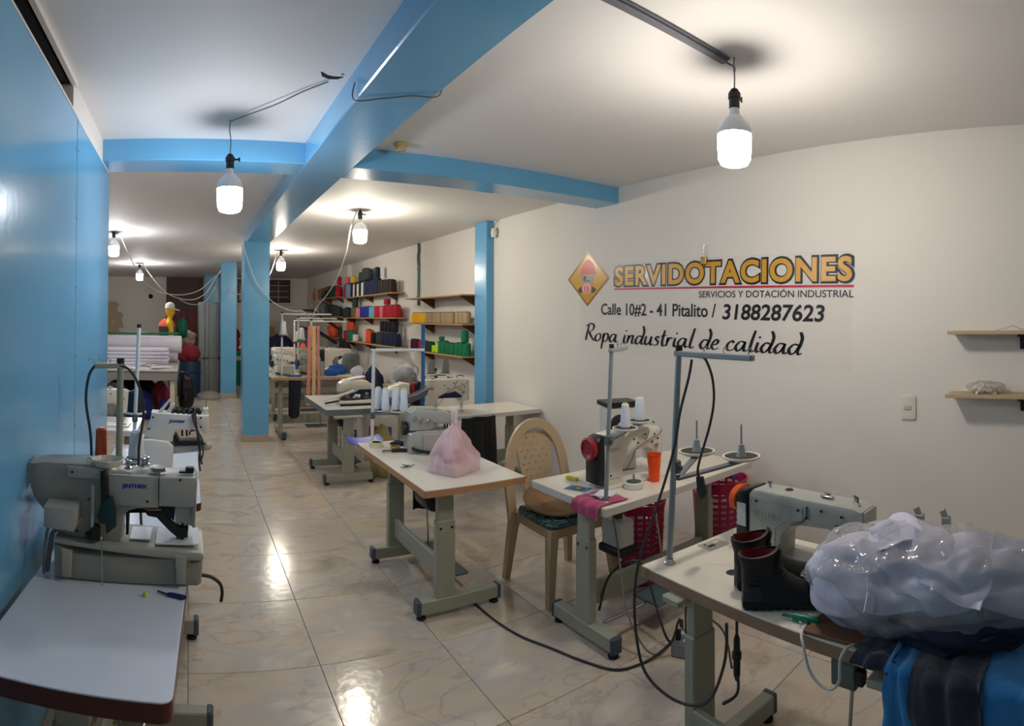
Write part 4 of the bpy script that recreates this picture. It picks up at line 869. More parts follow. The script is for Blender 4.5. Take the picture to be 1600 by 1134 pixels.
obj('blue_hem', sheet(B(), lambda u, v: (1.375 + 0.07 * ((0.47 - 0.2 * u) - 0.5) - 0.02 * math.sin(u * 9), 0.485 - 0.24 * u - 0.03 * v, TH - 0.19 - 0.16 * v - 0.05 * u), 16, 10, 0.008), 'garment_blue', t, 70)
obj('zip', tube(B(), [(1.585, 0.525, TH + 0.018), (1.5, 0.53, TH + 0.02), (1.43, 0.535, TH + 0.018), (1.418, 0.54, TH - 0.02)], 0.003), 'dark_steel', t)
mat('ripper_green', (20, 120, 92), 0.35)
t = thing('thread_cutter', 'green handled cutter on a cord at the boot table edge', 'cutter', (1.535, 0.86, TH + 0.009), math.radians(-82))
obj('handle', lathe(B(), [(0, -0.035), (0.011, -0.033), (0.012, 0.0), (0.011, 0.045), (0.008, 0.05), (0, 0.051)], 14, (0, 0, 0.003), 'X'), 'ripper_green', t)
obj('blade', prism(B(), [(-0.07, -0.004), (-0.03, -0.007), (-0.03, 0.006), (-0.065, 0.004)], 0.0, 0.004, 'XY'), 'ripper_green', t)
obj('ring', tube(B(), [(0.012 * math.cos(a) + 0.005, -0.016 + 0.01 * math.sin(a), 0.004) for a in [2 * PI * i / 10 for i in range(11)]], 0.002, 5, 2), 'steel', t)
cable('power_cable', 'pale cord looping below the boot table edge', [(1.53, 0.845, TH + 0.006), (1.47, 0.83, TH + 0.006), (1.445, 0.81, 0.72), (1.44, 0.79, 0.665), (1.44, 0.758, 0.634), (1.44, 0.722, 0.629), (1.44, 0.696, 0.657), (1.44, 0.692, 0.715), (1.455, 0.68, TH + 0.008), (1.50, 0.665, TH + 0.005), (1.56, 0.66, TH + 0.005)], 0.0045, 'cord_white')
mat('plate_steel', (176, 176, 166), 0.35, metal=0.3, var=0.3, scale=40)
t = thing('throat_plate', 'patterned metal plate card beside the grey machine motor', 'plate', (1.86, 1.46, TH), math.radians(-8))
obj('plate', box(B(), (0, 0, 0.0012), (0.11, 0.075, 0.002), 0.0005), 'plate_steel', t, 0)
for k, (x, y, w, h) in enumerate(((-0.015, -0.005, 0.035, 0.018), (0.025, 0.012, 0.03, 0.02), (-0.03, 0.018, 0.012, 0.012))):
    obj('print', box(B(), (x, y, 0.0026), (w, h, 0.0006)), ('print_dark', 'tape_cream', 'print_dark')[k], t, 0)
one('cable_hole', lathe(B(), [(0.0, 0.0016), (0.022, 0.0016), (0.025, 0.0)], 20), 'pad_black', 'round dark cable grommet on the boot table by the boots', 'grommet', loc=(1.70, 1.245, TH))
t = thing('spool_holder', 'pair of pale plastic spool posts behind the clothes bag', 'spool holder', (2.03, 0.60, TH), math.radians(90))
for x in (-0.05, 0.05):
    obj('post', box(box(B(), (x, 0, 0.10), (0.03, 0.03, 0.2), 0.003), (x + 0.01, 0, 0.21), (0.02, 0.02, 0.03), 0.003, rotm(0, 0.4, 0)), 'pole_grey', t)
obj('base', box(B(), (0, 0, 0.006), (0.16, 0.06, 0.012), 0.003), 'pole_grey', t)
# box under the boot table, knee lever
kb = obj('switch_box', box(B(), (-0.1, 0.27, TH - 0.085), (0.08, 0.035, 0.08), 0.005), 'motor_green', T3)
obj('switch_button', box(B(), (-0.15, 0.275, TH - 0.085), (0.03, 0.03, 0.04), 0.004), 'pad_black', kb)
# cords by the boot table
cable('power_cable', 'dark cord from the stand arm falling behind the boot table corner', [(1.655, 1.40, 1.50), (1.66, 1.42, 1.43), (1.645, 1.45, 1.30), (1.62, 1.46, 1.16), (1.57, 1.50, 0.95), (1.515, 1.53, 0.78), (1.50, 1.545, 0.65), (1.5, 1.54, 0.5), (1.495, 1.49, 0.38), (1.49, 1.37, 0.345), (1.49, 1.25, 0.365), (1.48, 1.17, 0.43), (1.475, 1.12, 0.54), (1.475, 1.105, 0.62), (1.475, 1.105, 0.69)], 0.0055, 'cord_dark')
t = thing('loose_plug', 'dark cord with a hanging plug end below the stand arm', 'cable', (0, 0, 0))
obj('cord', tube(B(), [(1.655, 1.36, 1.512), (1.70, 1.37, 1.50), (1.74, 1.37, 1.43), (1.75, 1.37, 1.34), (1.735, 1.38, 1.24), (1.68, 1.39, 1.10), (1.688, 1.39, 1.05)], 0.0055), 'cord_dark', t)
pg = obj('plug', prism(B(), [(1.678, 1.06), (1.70, 1.06), (1.722, 0.99), (1.70, 0.975), (1.684, 1.01)], 1.378, 1.402, 'XZ', 0.004), 'cord_dark', t)
obj('prong', box(box(B(), (1.703, 1.384, 0.968), (0.004, 0.002, 0.025)), (1.714, 1.384, 0.972), (0.004, 0.002, 0.025)), 'steel', pg)
# ------------------------------------------------------------------ chair, baskets and things on the floor
mat('chair_beige', (196, 172, 138), 0.35, var=0.05, spec=0.5)
ch = thing('plastic_chair', 'beige plastic armless chair with perforated back between the tables', 'chair', (2.19, 2.93, 0), 0)
def seat_fn(u, v):
    x = -0.23 + 0.46 * u; y = -0.22 + 0.44 * v
    return (x * (1 - 0.08 * v), y, 0.43 - 0.018 * math.sin(PI * u) * math.sin(PI * min(1, v * 1.05)) + (-0.012 if v < 0.04 else 0))
obj('seat', sheet(B(), seat_fn, 16, 14, 0.008), 'chair_beige', ch, 50)
ap = B()
for (x0, y0, x1, y1) in ((-0.23, -0.22, 0.23, -0.22), (-0.23, -0.22, -0.212, 0.22), (0.23, -0.22, 0.212, 0.22), (-0.212, 0.22, 0.212, 0.22)):
    d = Vector((x1 - x0, y1 - y0, 0)); L = d.length
    b2 = box(B(), (L / 2, 0, 0), (L, 0.008, 0.055), 0.002); move(b2, (x0, y0, 0.405), math.atan2(d.y, d.x)); merge(ap, b2)
obj('apron', ap, 'chair_beige', ch)
for sx in (-1, 1):
    for sy in (-1, 1):
        lg = B(); prev = None
        for z, ox, oy, w in ((0.43, 0.205, 0.20, 0.06), (0.3, 0.222, 0.212, 0.052), (0.0, 0.25, 0.24, 0.038)):
            cx, cy = sx * ox, sy * oy
            r = [lg.verts.new((cx + a * w / 2, cy + b_ * w / 2, z)) for a, b_ in ((-1, -1), (1, -1), (1, 1), (-1, 1))]
            if prev:
                for i in range(4): lg.faces.new((prev[i], prev[(i + 1) % 4], r[(i + 1) % 4], r[i]))
            else: lg.faces.new(r)
            prev = r
        lg.faces.new(prev)
        obj('leg', lg, 'chair_beige', ch, 20)
def back_y(z): return 0.215 + 0.20 * (z - 0.43)
fr = B(); prev = None; N = 28
for i in range(N + 1):
    a = PI * i / N; cxx = -0.225 * math.cos(a); s_ = math.sin(a)
    z = 0.40 + 0.555 * (s_ ** 0.55); 
    dx = Vector((math.sin(a) * 0.225, 0, 0.3 * math.cos(a)))
    n_ = Vector((cxx * 1.6, 0, (z - 0.62))).normalized()
    w = 0.032
    c = Vector((cxx, back_y(z) - 0.02 * s_, z))
    r = [fr.verts.new(c + n_ * a_ * w + Vector((0, b_ * 0.012, 0))) for a_, b_ in ((-1, -1), (1, -1), (1.05, 0), (1, 1), (-1, 1))]
    if prev:
        for k in range(5): fr.faces.new((prev[k], prev[(k + 1) % 5], r[(k + 1) % 5], r[k]))
    prev = r
obj('back_frame', fr, 'chair_beige', ch, 50)
pn = B(); NU, NV = 19, 33
def pfn(u, v):
    z = 0.44 + 0.45 * v; w = 0.095 + 0.055 * v
    return Vector(((u - 0.5) * 2 * w, back_y(z) - 0.025 * math.sin(PI * u) * -1 + 0.0, z))
g = [[pn.verts.new(pfn(i / NU, j / NV)) for j in range(NV + 1)] for i in range(NU + 1)]
for i in range(NU):
    for j in range(NV):
        if 2 <= i < NU - 2 and 3 <= j < NV - 2 and j % 3 == 0 and (i - (j // 3) % 2 * 2) % 4 == 2: continue
        pn.faces.new((g[i][j], g[i + 1][j], g[i + 1][j + 1], g[i][j + 1]))
pn.normal_update(); bmesh.ops.solidify(pn, geom=pn.faces[:], thickness=0.006)
obj('back_panel', pn, 'chair_beige', ch, 40)
mat('cushion_print', (58, 92, 92), 0.85, bump=0.2, bscale=60)
_m = MATS['cushion_print']; _n = _m.node_tree.nodes; _v = _n.new('ShaderNodeTexVoronoi'); _v.inputs['Scale'].default_value = 26
_r = _n.new('ShaderNodeValToRGB'); _r.color_ramp.interpolation = 'CONSTANT'
for _p, _c in ((0.25, (40, 84, 110)), (0.45, (150, 160, 110)), (0.55, (70, 130, 160)), (0.7, (196, 190, 150)), (0.8, (40, 90, 60))):
    _e = _r.color_ramp.elements.new(_p); _e.color = lin(_c) + (1,)
_r.color_ramp.elements[0].color = lin((34, 48, 54)) + (1,)
_m.node_tree.links.new(_v.outputs['Color'], _r.inputs[0]); _m.node_tree.links.new(_r.outputs[0], _n['Principled BSDF'].inputs['Base Color'])
mat('wicker', (150, 116, 82), 0.7, var=0.25, scale=60, bump=0.5, bscale=90)
t = thing('seat_cushion', 'flat blue and green patterned cushion on the beige chair', 'cushion', (2.17, 2.90, 0.432))
cu = prism(B(), rounded(0.42, 0.40, 0.06), 0.0, 0.045, 'XY', 0.018, 3)
obj('cover', cu, 'cushion_print', t, 50)
t = thing('round_basket_lid', 'brown woven round mat leaning on the chair cushion', 'woven mat', (2.14, 2.90, 0.535), 0.3, rx=0.16, ry=-0.16)
obj('weave', lathe(B(), [(0, -0.01), (0.17, -0.004), (0.2, 0.008), (0.205, 0.016), (0.195, 0.018), (0.16, 0.008), (0, 0.004)], 36), 'wicker', t)
obj('rim', tube(B(), [(0.2 * math.cos(a), 0.2 * math.sin(a), 0.013) for a in [2 * PI * i / 32 for i in range(33)]], 0.008, 6, 1), 'wicker', t)
mat('basket_magenta', (172, 26, 78), 0.4, spec=0.4)
def basket(label, loc, r0, r1, h, rz=0):
    t = thing('laundry_basket', label, 'basket', loc, rz, 'magenta lattice baskets')
    bm = B(); NR, NC = 23, 60
    g = []
    for j in range(NR + 1):
        z = 0.05 + (h - 0.09) * j / NR; r = r0 + (r1 - r0) * z / h
        g.append([bm.verts.new((r * math.cos(2 * PI * i / NC), r * math.sin(2 * PI * i / NC), z)) for i in range(NC)])
    for j in range(NR):
        for i in range(NC):
            if j % 2 == 1 and i % 3 != 0: continue
            bm.faces.new((g[j][i], g[j][(i + 1) % NC], g[j + 1][(i + 1) % NC], g[j + 1][i]))
    bm.normal_update(); bmesh.ops.solidify(bm, geom=bm.faces[:], thickness=0.003)
    obj('lattice', bm, 'basket_magenta', t, 50)
    obj('base', lathe(B(), [(0.0, 0.0), (r0 * 0.96, 0.0), (r0, 0.01), (r0 * 1.02, 0.055), (r0 * 0.99, 0.055), (r0 * 0.96, 0.012), (0, 0.008)], 40), 'basket_magenta', t)
    obj('rim', lathe(B(), [(r1 * 0.96, h - 0.045), (r1 * 1.0, h - 0.045), (r1 * 1.06, h - 0.005), (r1 * 1.06, h), (r1 * 1.0, h), (r1 * 0.97, h - 0.03)], 40, close=False), 'basket_magenta', t)
    return t
basket('magenta lattice basket on the floor behind the white table leg', (2.62, 2.66, 0), 0.145, 0.165, 0.5)
bk = basket('magenta lattice basket with a blue strap by the wall', (3.2, 2.46, 0), 0.155, 0.19, 0.56)
mat('strap_blue', (40, 70, 160), 0.5)
obj('strap', tube(B(), [(-0.06, 0.05, 0.555), (0.02, 0.02, 0.60), (0.1, 0.0, 0.615), (0.13, -0.03, 0.57), (0.12, -0.05, 0.53)], 0.014, 6), 'strap_blue', bk)
mat('rag_white', (196, 190, 190), 0.85, var=0.1)
obj('contents', crumple(B(), (0, 0, 0.26), (0.12, 0.12, 0.16), 4, 0.3), 'rag_white', bk)
one('cloth_heap', crumple(B(), (2.62, 2.66, 0.2), (0.105, 0.105, 0.2), 6, 0.25), 'rag_white', 'white cloths inside the magenta basket behind the table leg', 'cloth')
# power outlet box on the floor
mat('outlet_grey', (130, 130, 132), 0.5); mat('outlet_face', (206, 204, 198), 0.4)
t = thing('outlet_box', 'grey metal floor outlet box with plugged cords', 'outlet box', (2.19, 1.90, 0), math.radians(20))
obj('housing', box(B(), (0, 0, 0.035), (0.13, 0.1, 0.07), 0.006), 'outlet_grey', t)
obj('face_plate', box(B(), (0, 0, 0.071), (0.126, 0.096, 0.004), 0.001), 'duct_grey', t)
for x in (-0.03, 0.03):
    for y in (-0.02, 0.022):
        if x < 0 and y > 0: continue
        o_ = obj('outlet', lathe(B(), [(0, 0.0765), (0.014, 0.076), (0.016, 0.073)], 18, (x, y, 0)), 'outlet_face', t)
        obj('slot', box(box(B(), (x - 0.004, y, 0.0768), (0.002, 0.007, 0.001)), (x + 0.004, y, 0.0768), (0.002, 0.007, 0.001)), 'pad_black', o_, 0)
obj('plug', box(B(), (-0.03, 0.022, 0.095), (0.026, 0.024, 0.05), 0.005), 'black_plastic', t)
cable('power_cable', 'dark cord snaking over the floor from the bag table to the outlet', [(1.612, 3.14, 0.006), (1.605, 2.944, 0.006), (1.612, 2.738, 0.006), (1.643, 2.547, 0.006), (1.71, 2.367, 0.006), (1.765, 2.195, 0.006), (1.84, 2.03, 0.006), (1.96, 1.98, 0.006), (2.06, 1.96, 0.02), (2.12, 1.92, 0.08), (2.145, 1.905, 0.16), (2.16, 1.905, 0.17), (2.168, 1.908, 0.13)], 0.006, 'cord_dark')
cable('power_cable', 'dark cord arching from the pale table foot to the outlet box', [(2.0, 2.33, 0.12), (2.02, 2.28, 0.30), (2.1, 2.22, 0.38), (2.16, 2.16, 0.36), (2.17, 2.1, 0.22), (2.16, 2.03, 0.10), (2.18, 1.99, 0.02), (2.3, 2.02, 0.006), (2.40, 2.1, 0.006)], 0.007, 'cord_dark')
cable('power_cable', 'grey cord hanging from under the pale table beside its leg', [(2.05, 2.3, 0.69), (2.06, 2.26, 0.5), (2.03, 2.2, 0.38), (2.0, 2.12, 0.2), (2.02, 2.02, 0.05), (2.08, 1.97, 0.006), (2.2, 2.0, 0.006)], 0.005, 'cord_grey')
cable('power_cable', 'black cord bending down from the boot table leg to the outlet box', [(2.215, 1.915, 0.074), (2.22, 1.92, 0.12), (2.225, 1.92, 0.2), (2.2, 1.86, 0.225), (2.1, 1.6, 0.25), (1.85, 1.36, 0.28)], 0.005, 'cord_dark')
t = thing('inline_plug', 'dark cable with an inline connector beside the boot table leg', 'cable', (1.60, 1.155, 0))
obj('cord', tube(B(), [(0.0, 0.0, 0.70), (0.0, 0.0, 0.6), (-0.002, 0.0, 0.5), (-0.01, -0.01, 0.40), (-0.04, 0.03, 0.36)], 0.0055), 'cord_dark', t)
obj('connector', lathe(B(), [(0.006, 0.43), (0.012, 0.45), (0.013, 0.5), (0.017, 0.505), (0.017, 0.525), (0.012, 0.53), (0.011, 0.57), (0.006, 0.585)], 12), 'black_plastic', t)
cable('power_cable', 'short dark cord with plug end on the floor beside the left table', [(0.06, 2.6, 0.5), (0.11, 2.6, 0.49), (0.15, 2.6, 0.46), (0.16, 2.6, 0.42), (0.155, 2.6, 0.38)], 0.008, 'cord_dark')
cable('power_cable', 'thin grey cord hanging under the bag table', [(1.48, 2.98, 0.69), (1.49, 3.1, 0.5), (1.5, 3.25, 0.3), (1.49, 3.2, 0.15), (1.55, 3.1, 0.006)], 0.004, 'cord_grey')
mat('black_cloth', (24, 24, 26), 0.9, var=0.2)
one('hanging_cloth', sheet(B(), lambda u, v: (1.40 + 0.18 * u, 3.42 + 0.02 * math.sin(u * 9) * (1 - v), 0.44 + 0.25 * v), 12, 8, 0.008), 'black_cloth', 'black cloth hanging under the bag table', 'cloth', smooth=60)

# ------------------------------------------------------------------ right wall: switch, near shelves, sensor, conduit
mat('switch_white', (222, 216, 206), 0.35); mat('switch_key', (186, 180, 170), 0.4)
t = thing('light_switch', 'white light switch on the right wall', 'light switch', (XR, 1.17, 1.10))
obj('plate', prism(B(), [(y, z) for y, z in rounded(0.105, 0.155, 0.02)], -0.012, 0.0, 'YZ', 0.004), 'switch_white', t)
obj('rocker', box(B(), (-0.014, 0, 0), (0.008, 0.045, 0.026), 0.002, rotm(0, 0.12, 0)), 'switch_key', t)
mat('particle_board', (186, 164, 132), 0.7, var=0.2, scale=60); mat('mdf_edge', (150, 128, 100), 0.8, var=0.2, scale=80); mat('bracket_black', (28, 28, 30), 0.5)
def shelf(label, y0, y1, z, depth, th=0.02, brackets=(), m='particle_board', bm_='bracket_black', tri=True):
    t = thing('wall_shelf', label, 'shelf', (XR, (y0 + y1) / 2, z), 0, 'wall shelves')
    obj('board', box(B(), (-depth / 2, 0, -th / 2), (depth, y1 - y0, th), 0.002), m, t, 0)
    for y in brackets:
        yy = y - (y0 + y1) / 2
        if tri: obj('bracket', prism(B(), [(-depth * 0.85, -th), (0, -th), (0, -th - depth * 0.5)], yy - 0.008, yy + 0.008, 'XZ'), bm_, t, 0)
        else: obj('bracket', box(box(B(), (-0.012, yy, -th - 0.045), (0.02, 0.05, 0.09), 0.002), (-depth * 0.4, yy, -th - 0.008), (depth * 0.8, 0.05, 0.014), 0.002), bm_, t, 0)
    return t
shelf('upper small bare shelf on the right wall above the clothes bag', 0.15, 0.875, 1.578, 0.16, brackets=(0.44, 0.2), tri=False)
shelf('lower small shelf with the bag of buttons on the right wall', 0.15, 0.885, 1.21, 0.18, brackets=(0.44, 0.2), tri=False)
cable('steel_wire', 'thin bent wire lying on the upper small shelf', [(3.36, 0.60, 1.581), (3.36, 0.54, 1.592), (3.36, 0.50, 1.606), (3.36, 0.46, 1.59), (3.36, 0.40, 1.581)], 0.002, 'steel')
film_mat('film_bag', (214, 208, 198), 0.05, 0.5, 0.2, 24)
mat('button_white', (226, 222, 212), 0.3)
t = thing('button_bag', 'clear bag of white buttons on the lower small shelf', 'bag', (3.345, 0.66, 1.21), 0.0)
obj('film', blob(B(), (0, 0, 0.034), (0.06, 0.115, 0.042), 0.18, 2.2, 4, 4, flat=0.78), 'film_bag', t, 60)
bt = B(); random.seed(3)
for i in range(46):
    a = random.uniform(0, 2 * PI); rr = math.sqrt(random.random()); x = 0.045 * rr * math.cos(a); y = 0.09 * rr * math.sin(a); z = random.uniform(0.006, 0.012 + 0.05 * (1 - rr))
    b2 = lathe(B(), [(0, 0), (0.012, 0.0), (0.013, 0.002), (0.009, 0.004), (0, 0.003)], 10); move(b2, (x, y, z), random.uniform(0, 6), random.uniform(-1.2, 1.2), random.uniform(-1.2, 1.2)); merge(bt, b2)
o = obj('buttons', bt, 'button_white', t); o['kind'] = 'stuff'
t = thing('wall_hook', 'small brass hook on a nail above the wall sign', 'hook', (XR, 2.77, 2.12))
mat('brass', (176, 136, 70), 0.35, metal=0.6)
obj('nail', cyl(B(), (-0.012, 0, 0.10), (-0.012, 0, 0.0), 0.004), 'steel', t)
obj('tag', box(B(), (-0.014, 0, -0.02), (0.02, 0.05, 0.06), 0.004), 'brass', t)
t = thing('motion_sensor', 'small white sensor hanging beside the blue pilaster top', 'sensor', (XR - 0.04, 5.83, 2.66))
obj('body', lathe(B(), [(0, -0.06), (0.03, -0.05), (0.04, 0.0), (0.03, 0.05), (0, 0.06)], 18), 'switch_white', t)
obj('wire', tube(B(), [(0, 0, 0.055), (0.01, 0.0, 0.10), (0.02, -0.03, 0.13), (0.035, -0.04, 0.15)], 0.004), 'cord_grey', t)
mat('pvc_green', (82, 128, 108), 0.4)
t = thing('conduit_pipe', 'green conduit pipe down the wall above the near shelves', 'pipe', (XR - 0.02, 8.15, 0))
obj('pipe', cyl(B(), (0, 0, 1.86), (0, 0, 2.5), 0.02), 'pvc_green', t)
obj('flex_hose', tube(B(), [(0, 0, 2.48), (0, 0.012, 2.6), (0, -0.012, 2.7), (0, 0.0, 2.81)], lambda u: 0.022 + 0.004 * math.sin(u * 70), 10, 12), 'motor_green', t)
for z in (2.0, 2.42): obj('pipe_clip', box(B(), (0.0, 0, z), (0.046, 0.05, 0.02), 0.004), 'steel', t)

# ------------------------------------------------------------------ thread shelves
mat('ply', (176, 142, 96), 0.6, var=0.15, stretch=(1, 6, 1)); mat('ply_bracket', (104, 62, 30), 0.6, var=0.15)
mat('thread_core_dark', (40, 40, 40), 0.7)
ORD = ['first', 'second', 'third', 'fourth', 'fifth', 'sixth', 'seventh', 'eighth', 'ninth', 'tenth', 'eleventh']
def row(label, group, specs, x, z, r=0.045, h=0.13):
    """specs: list of (y, rgb[, h[, r[, dz]]]); larger y is further left in the photograph"""
    full = [(s[0], s[1], s[2] if len(s) > 2 else h, s[3] if len(s) > 3 else r, s[4] if len(s) > 4 else 0) for s in specs]
    for y, rgb, hh, rr, dz in full:
        same = sorted([q[0] for q in full if q[1] == rgb and (q[4] > 0) == (dz > 0)], reverse=True)
        w = label(rgb, dz)
        if len(same) > 1: w = '%s %s, counted from the left' % (ORD[same.index(y)], w)
        cone(w, (x, y, z + 0.0005 + dz), rgb, hh, rr, group, core='thread_core_dark', taper=0.95)
NAMES = {}
def nm(rgb, w): NAMES[rgb] = w; return rgb
YEL = nm((250, 186, 24), 'yellow'); TAN = nm((168, 146, 112), 'tan'); MAR = nm((82, 26, 52), 'maroon'); MAG = nm((168, 40, 96), 'magenta'); DGR = nm((22, 58, 40), 'dark green')
LIM = nm((200, 236, 50), 'lime'); GRN = nm((12, 118, 76), 'green'); LBL = nm((120, 150, 184), 'light blue'); BLK = nm((26, 26, 32), 'black'); WHT = nm((222, 220, 214), 'white'); NVY = nm((24, 34, 72), 'navy')
BRN = nm((54, 40, 34), 'dark brown'); RED = nm((178, 22, 44), 'red'); AQU = nm((96, 172, 190), 'aqua'); BLU = nm((28, 48, 140), 'blue'); PNK = nm((214, 120, 132), 'pink'); OLV = nm((110, 104, 62), 'olive'); SLT = nm((46, 60, 60), 'slate'); ORG = nm((224, 82, 44), 'orange'); TEA = nm((30, 120, 100), 'teal')
def lab(where): return lambda rgb, dz=0: '%s %sthread cone on %s' % (NAMES[rgb], 'stacked ' if dz else '', where)
# near shelves, between the pilaster and the conduit
shelf('top near thread shelf, empty, beside the blue pilaster', 6.2, 8.05, 1.955, 0.28, 0.018, (6.32, 7.6), 'ply', 'ply_bracket')
shelf('middle near thread shelf with yellow and tan cones', 6.2, 8.1, 1.595, 0.26, 0.018, (6.32, 7.6), 'ply', 'ply_bracket')
shelf('bottom near thread shelf with maroon and green cones', 6.2, 8.1, 1.20, 0.26, 0.018, (6.32, 7.6), 'ply', 'ply_bracket')
w = 'the middle near shelf'
row(lab(w), 'cones on the middle near shelf', [(7.95, YEL), (7.85, YEL), (7.75, YEL), (7.65, YEL), (7.55, YEL), (7.44, TAN), (7.33, TAN), (7.17, TAN), (7.06, TAN), (6.90, TAN), (6.79, TAN), (6.68, TAN), (6.50, TAN), (6.38, TAN), (6.27, TAN)], 3.27, 1.595, 0.05, 0.15)
w = 'the bottom near shelf'
row(lab(w), 'cones on the bottom near shelf', [(7.98, MAR, .16), (7.87, MAR, .16), (7.68, MAG, .15), (7.57, MAG, .15), (7.45, DGR, .14), (7.34, DGR, .14), (7.24, LIM, .1, .036), (7.12, LIM, .14, .036), (7.0, GRN, .17), (6.88, GRN, .17), (6.76, GRN, .15), (6.64, GRN, .15), (6.5, GRN, .16), (6.38, GRN, .16), (6.27, GRN, .16), (7.0, GRN, .05, .04, .171), (6.33, GRN, .15, .05, .161)], 3.27, 1.20, 0.052, 0.15)
# far shelves
shelf('top far thread shelf with white and navy cones', 8.75, 11.88, 2.085, 0.24, 0.02, (9.1, 10.4, 11.6), 'ply', 'ply_bracket')
shelf('middle far thread shelf with blue and red cones', 8.6, 11.88, 1.675, 0.24, 0.02, (9.1, 10.4, 11.6), 'ply', 'ply_bracket')
shelf('bottom far thread shelf with teal and navy cones', 8.6, 11.88, 1.205, 0.24, 0.02, (9.1, 10.4, 11.6), 'ply', 'ply_bracket')
w = 'the top far shelf'
row(lab(w), 'cones on the top far shelf', [(11.8, RED, .30), (11.6, LBL, .30, .06), (11.45, LBL, .28, .06), (11.3, BLK, .28), (11.12, WHT, .26), (11.0, BLK, .3), (10.85, WHT, .26), (10.72, BLK, .3), (10.56, WHT, .27), (10.42, SLT, .26), (10.26, NVY, .27, .06), (10.12, NVY, .27, .06), (9.98, NVY, .28, .06), (9.84, NVY, .28, .06), (9.68, NVY, .3, .06), (9.5, BRN, .24, .06), (9.36, BRN, .24, .06), (9.22, BRN, .23, .06), (9.08, BRN, .23, .06), (8.94, BRN, .22, .06), (11.7, PNK, .14, .06, .3), (11.25, nm((214, 180, 40), 'mustard'), .14, .06, .29), (10.6, SLT, .18, .08, .28), (10.36, SLT, .24, .09, .28), (10.2, SLT, .2, .08, .29), (9.72, NVY, .18, .05, .305)], 3.28, 2.085)
w = 'the middle far shelf'
row(lab(w), 'cones on the middle far shelf', [(11.8, SLT, .2), (11.65, SLT, .22), (11.5, SLT, .2), (11.35, BLK, .2), (11.18, OLV, .2), (11.0, OLV, .2), (10.85, PNK, .2), (10.72, PNK, .19), (10.58, BLU, .2), (10.44, BLU, .21), (10.3, BLU, .21), (10.16, BLU, .21), (10.0, AQU, .2), (9.86, AQU, .2), (9.7, RED, .2), (9.55, RED, .2), (9.4, PNK, .2), (9.25, RED, .21), (9.1, RED, .21), (8.97, RED, .21), (8.84, RED, .21), (8.71, RED, .21), (11.1, SLT, .2, .06, .205), (9.2, RED, .1, .06, .215)], 3.28, 1.675, 0.062)
w = 'the bottom far shelf'
row(lab(w), 'cones on the bottom far shelf', [(11.75, RED, .2), (11.5, TEA, .2), (11.35, TEA, .2), (11.2, TEA, .19), (11.5, ORG, .18, .06, .205), (11.33, ORG, .18, .06, .205), (11.05, WHT, .14), (10.2, ORG, .26), (10.05, ORG, .24), (9.9, BLK, .2), (9.6, SLT, .22), (9.45, SLT, .22), (9.3, NVY, .22), (9.15, NVY, .22), (9.0, NVY, .22), (8.85, NVY, .22), (8.71, NVY, .21), (9.4, BLK, .18, .06, .225), (9.2, BLK, .18, .06, .225), (9.0, BLK, .18, .06, .225), (8.82, BLK, .18, .06, .225)], 3.28, 1.205, 0.062)
# shelves past the white pilaster
shelf('top shelf past the white pilaster with dark cones', 12.22, 14.1, 2.13, 0.24, 0.02, (12.5, 13.6), 'ply', 'ply_bracket')
shelf('second shelf past the white pilaster with wrapped cones', 12.22, 14.4, 1.70, 0.24, 0.02, (12.5, 13.6), 'ply', 'ply_bracket')
shelf('third shelf past the white pilaster with orange cloth', 12.22, 13.9, 1.23, 0.24, 0.02, (12.5, 13.6), 'ply', 'ply_bracket')
row(lab('the top shelf past the pilaster'), 'cones past the pilaster, top', [(13.8, SLT, .14), (13.5, BLK, .2), (13.3, BLK, .2), (13.05, DGR, .26, .08), (12.85, DGR, .27, .08), (12.65, DGR, .26, .08), (12.42, RED, .24), (12.35, RED, .2, .05, .25)], 3.28, 2.13, 0.07)
row(lab('the second shelf past the pilaster'), 'cones past the pilaster, second', [(13.3, SLT, .28, .09), (13.05, BLK, .28), (12.8, SLT, .26, .08), (12.6, SLT, .24, .08), (12.4, SLT, .22, .08)], 3.28, 1.70, 0.07)
mat('wrap_grey', (120, 112, 122), 0.3, var=0.4, scale=14)
t = thing('wrapped_bundle', 'grey plastic wrapped bundle at the end of the second far shelf', 'bundle', (3.28, 13.9, 1.70)); obj('wrap', crumple(B(), (0, 0, 0.19), (0.11, 0.28, 0.21), 3, 0.3, 4, 0.88), 'wrap_grey', t, 60); obj('tie', tube(B(), [(-0.1, -0.2, 0.34), (-0.12, 0, 0.36), (-0.1, 0.25, 0.28)], 0.02), 'cord_white', t)
mat('vest_orange', (240, 96, 60), 0.8, var=0.15, bump=0.3, bscale=20)
t = thing('orange_vests', 'bright orange cloth bundle on the third shelf past the pilaster', 'cloth', (3.26, 12.78, 1.232)); obj('fold', crumple(B(), (0, 0.05, 0.16), (0.10, 0.34, 0.19), 7, 0.35, 4, 0.82), 'vest_orange', t, 60); obj('upper_fold', crumple(B(), (0, -0.16, 0.22), (0.08, 0.16, 0.1), 9, 0.35, 4), 'vest_orange', t, 60)
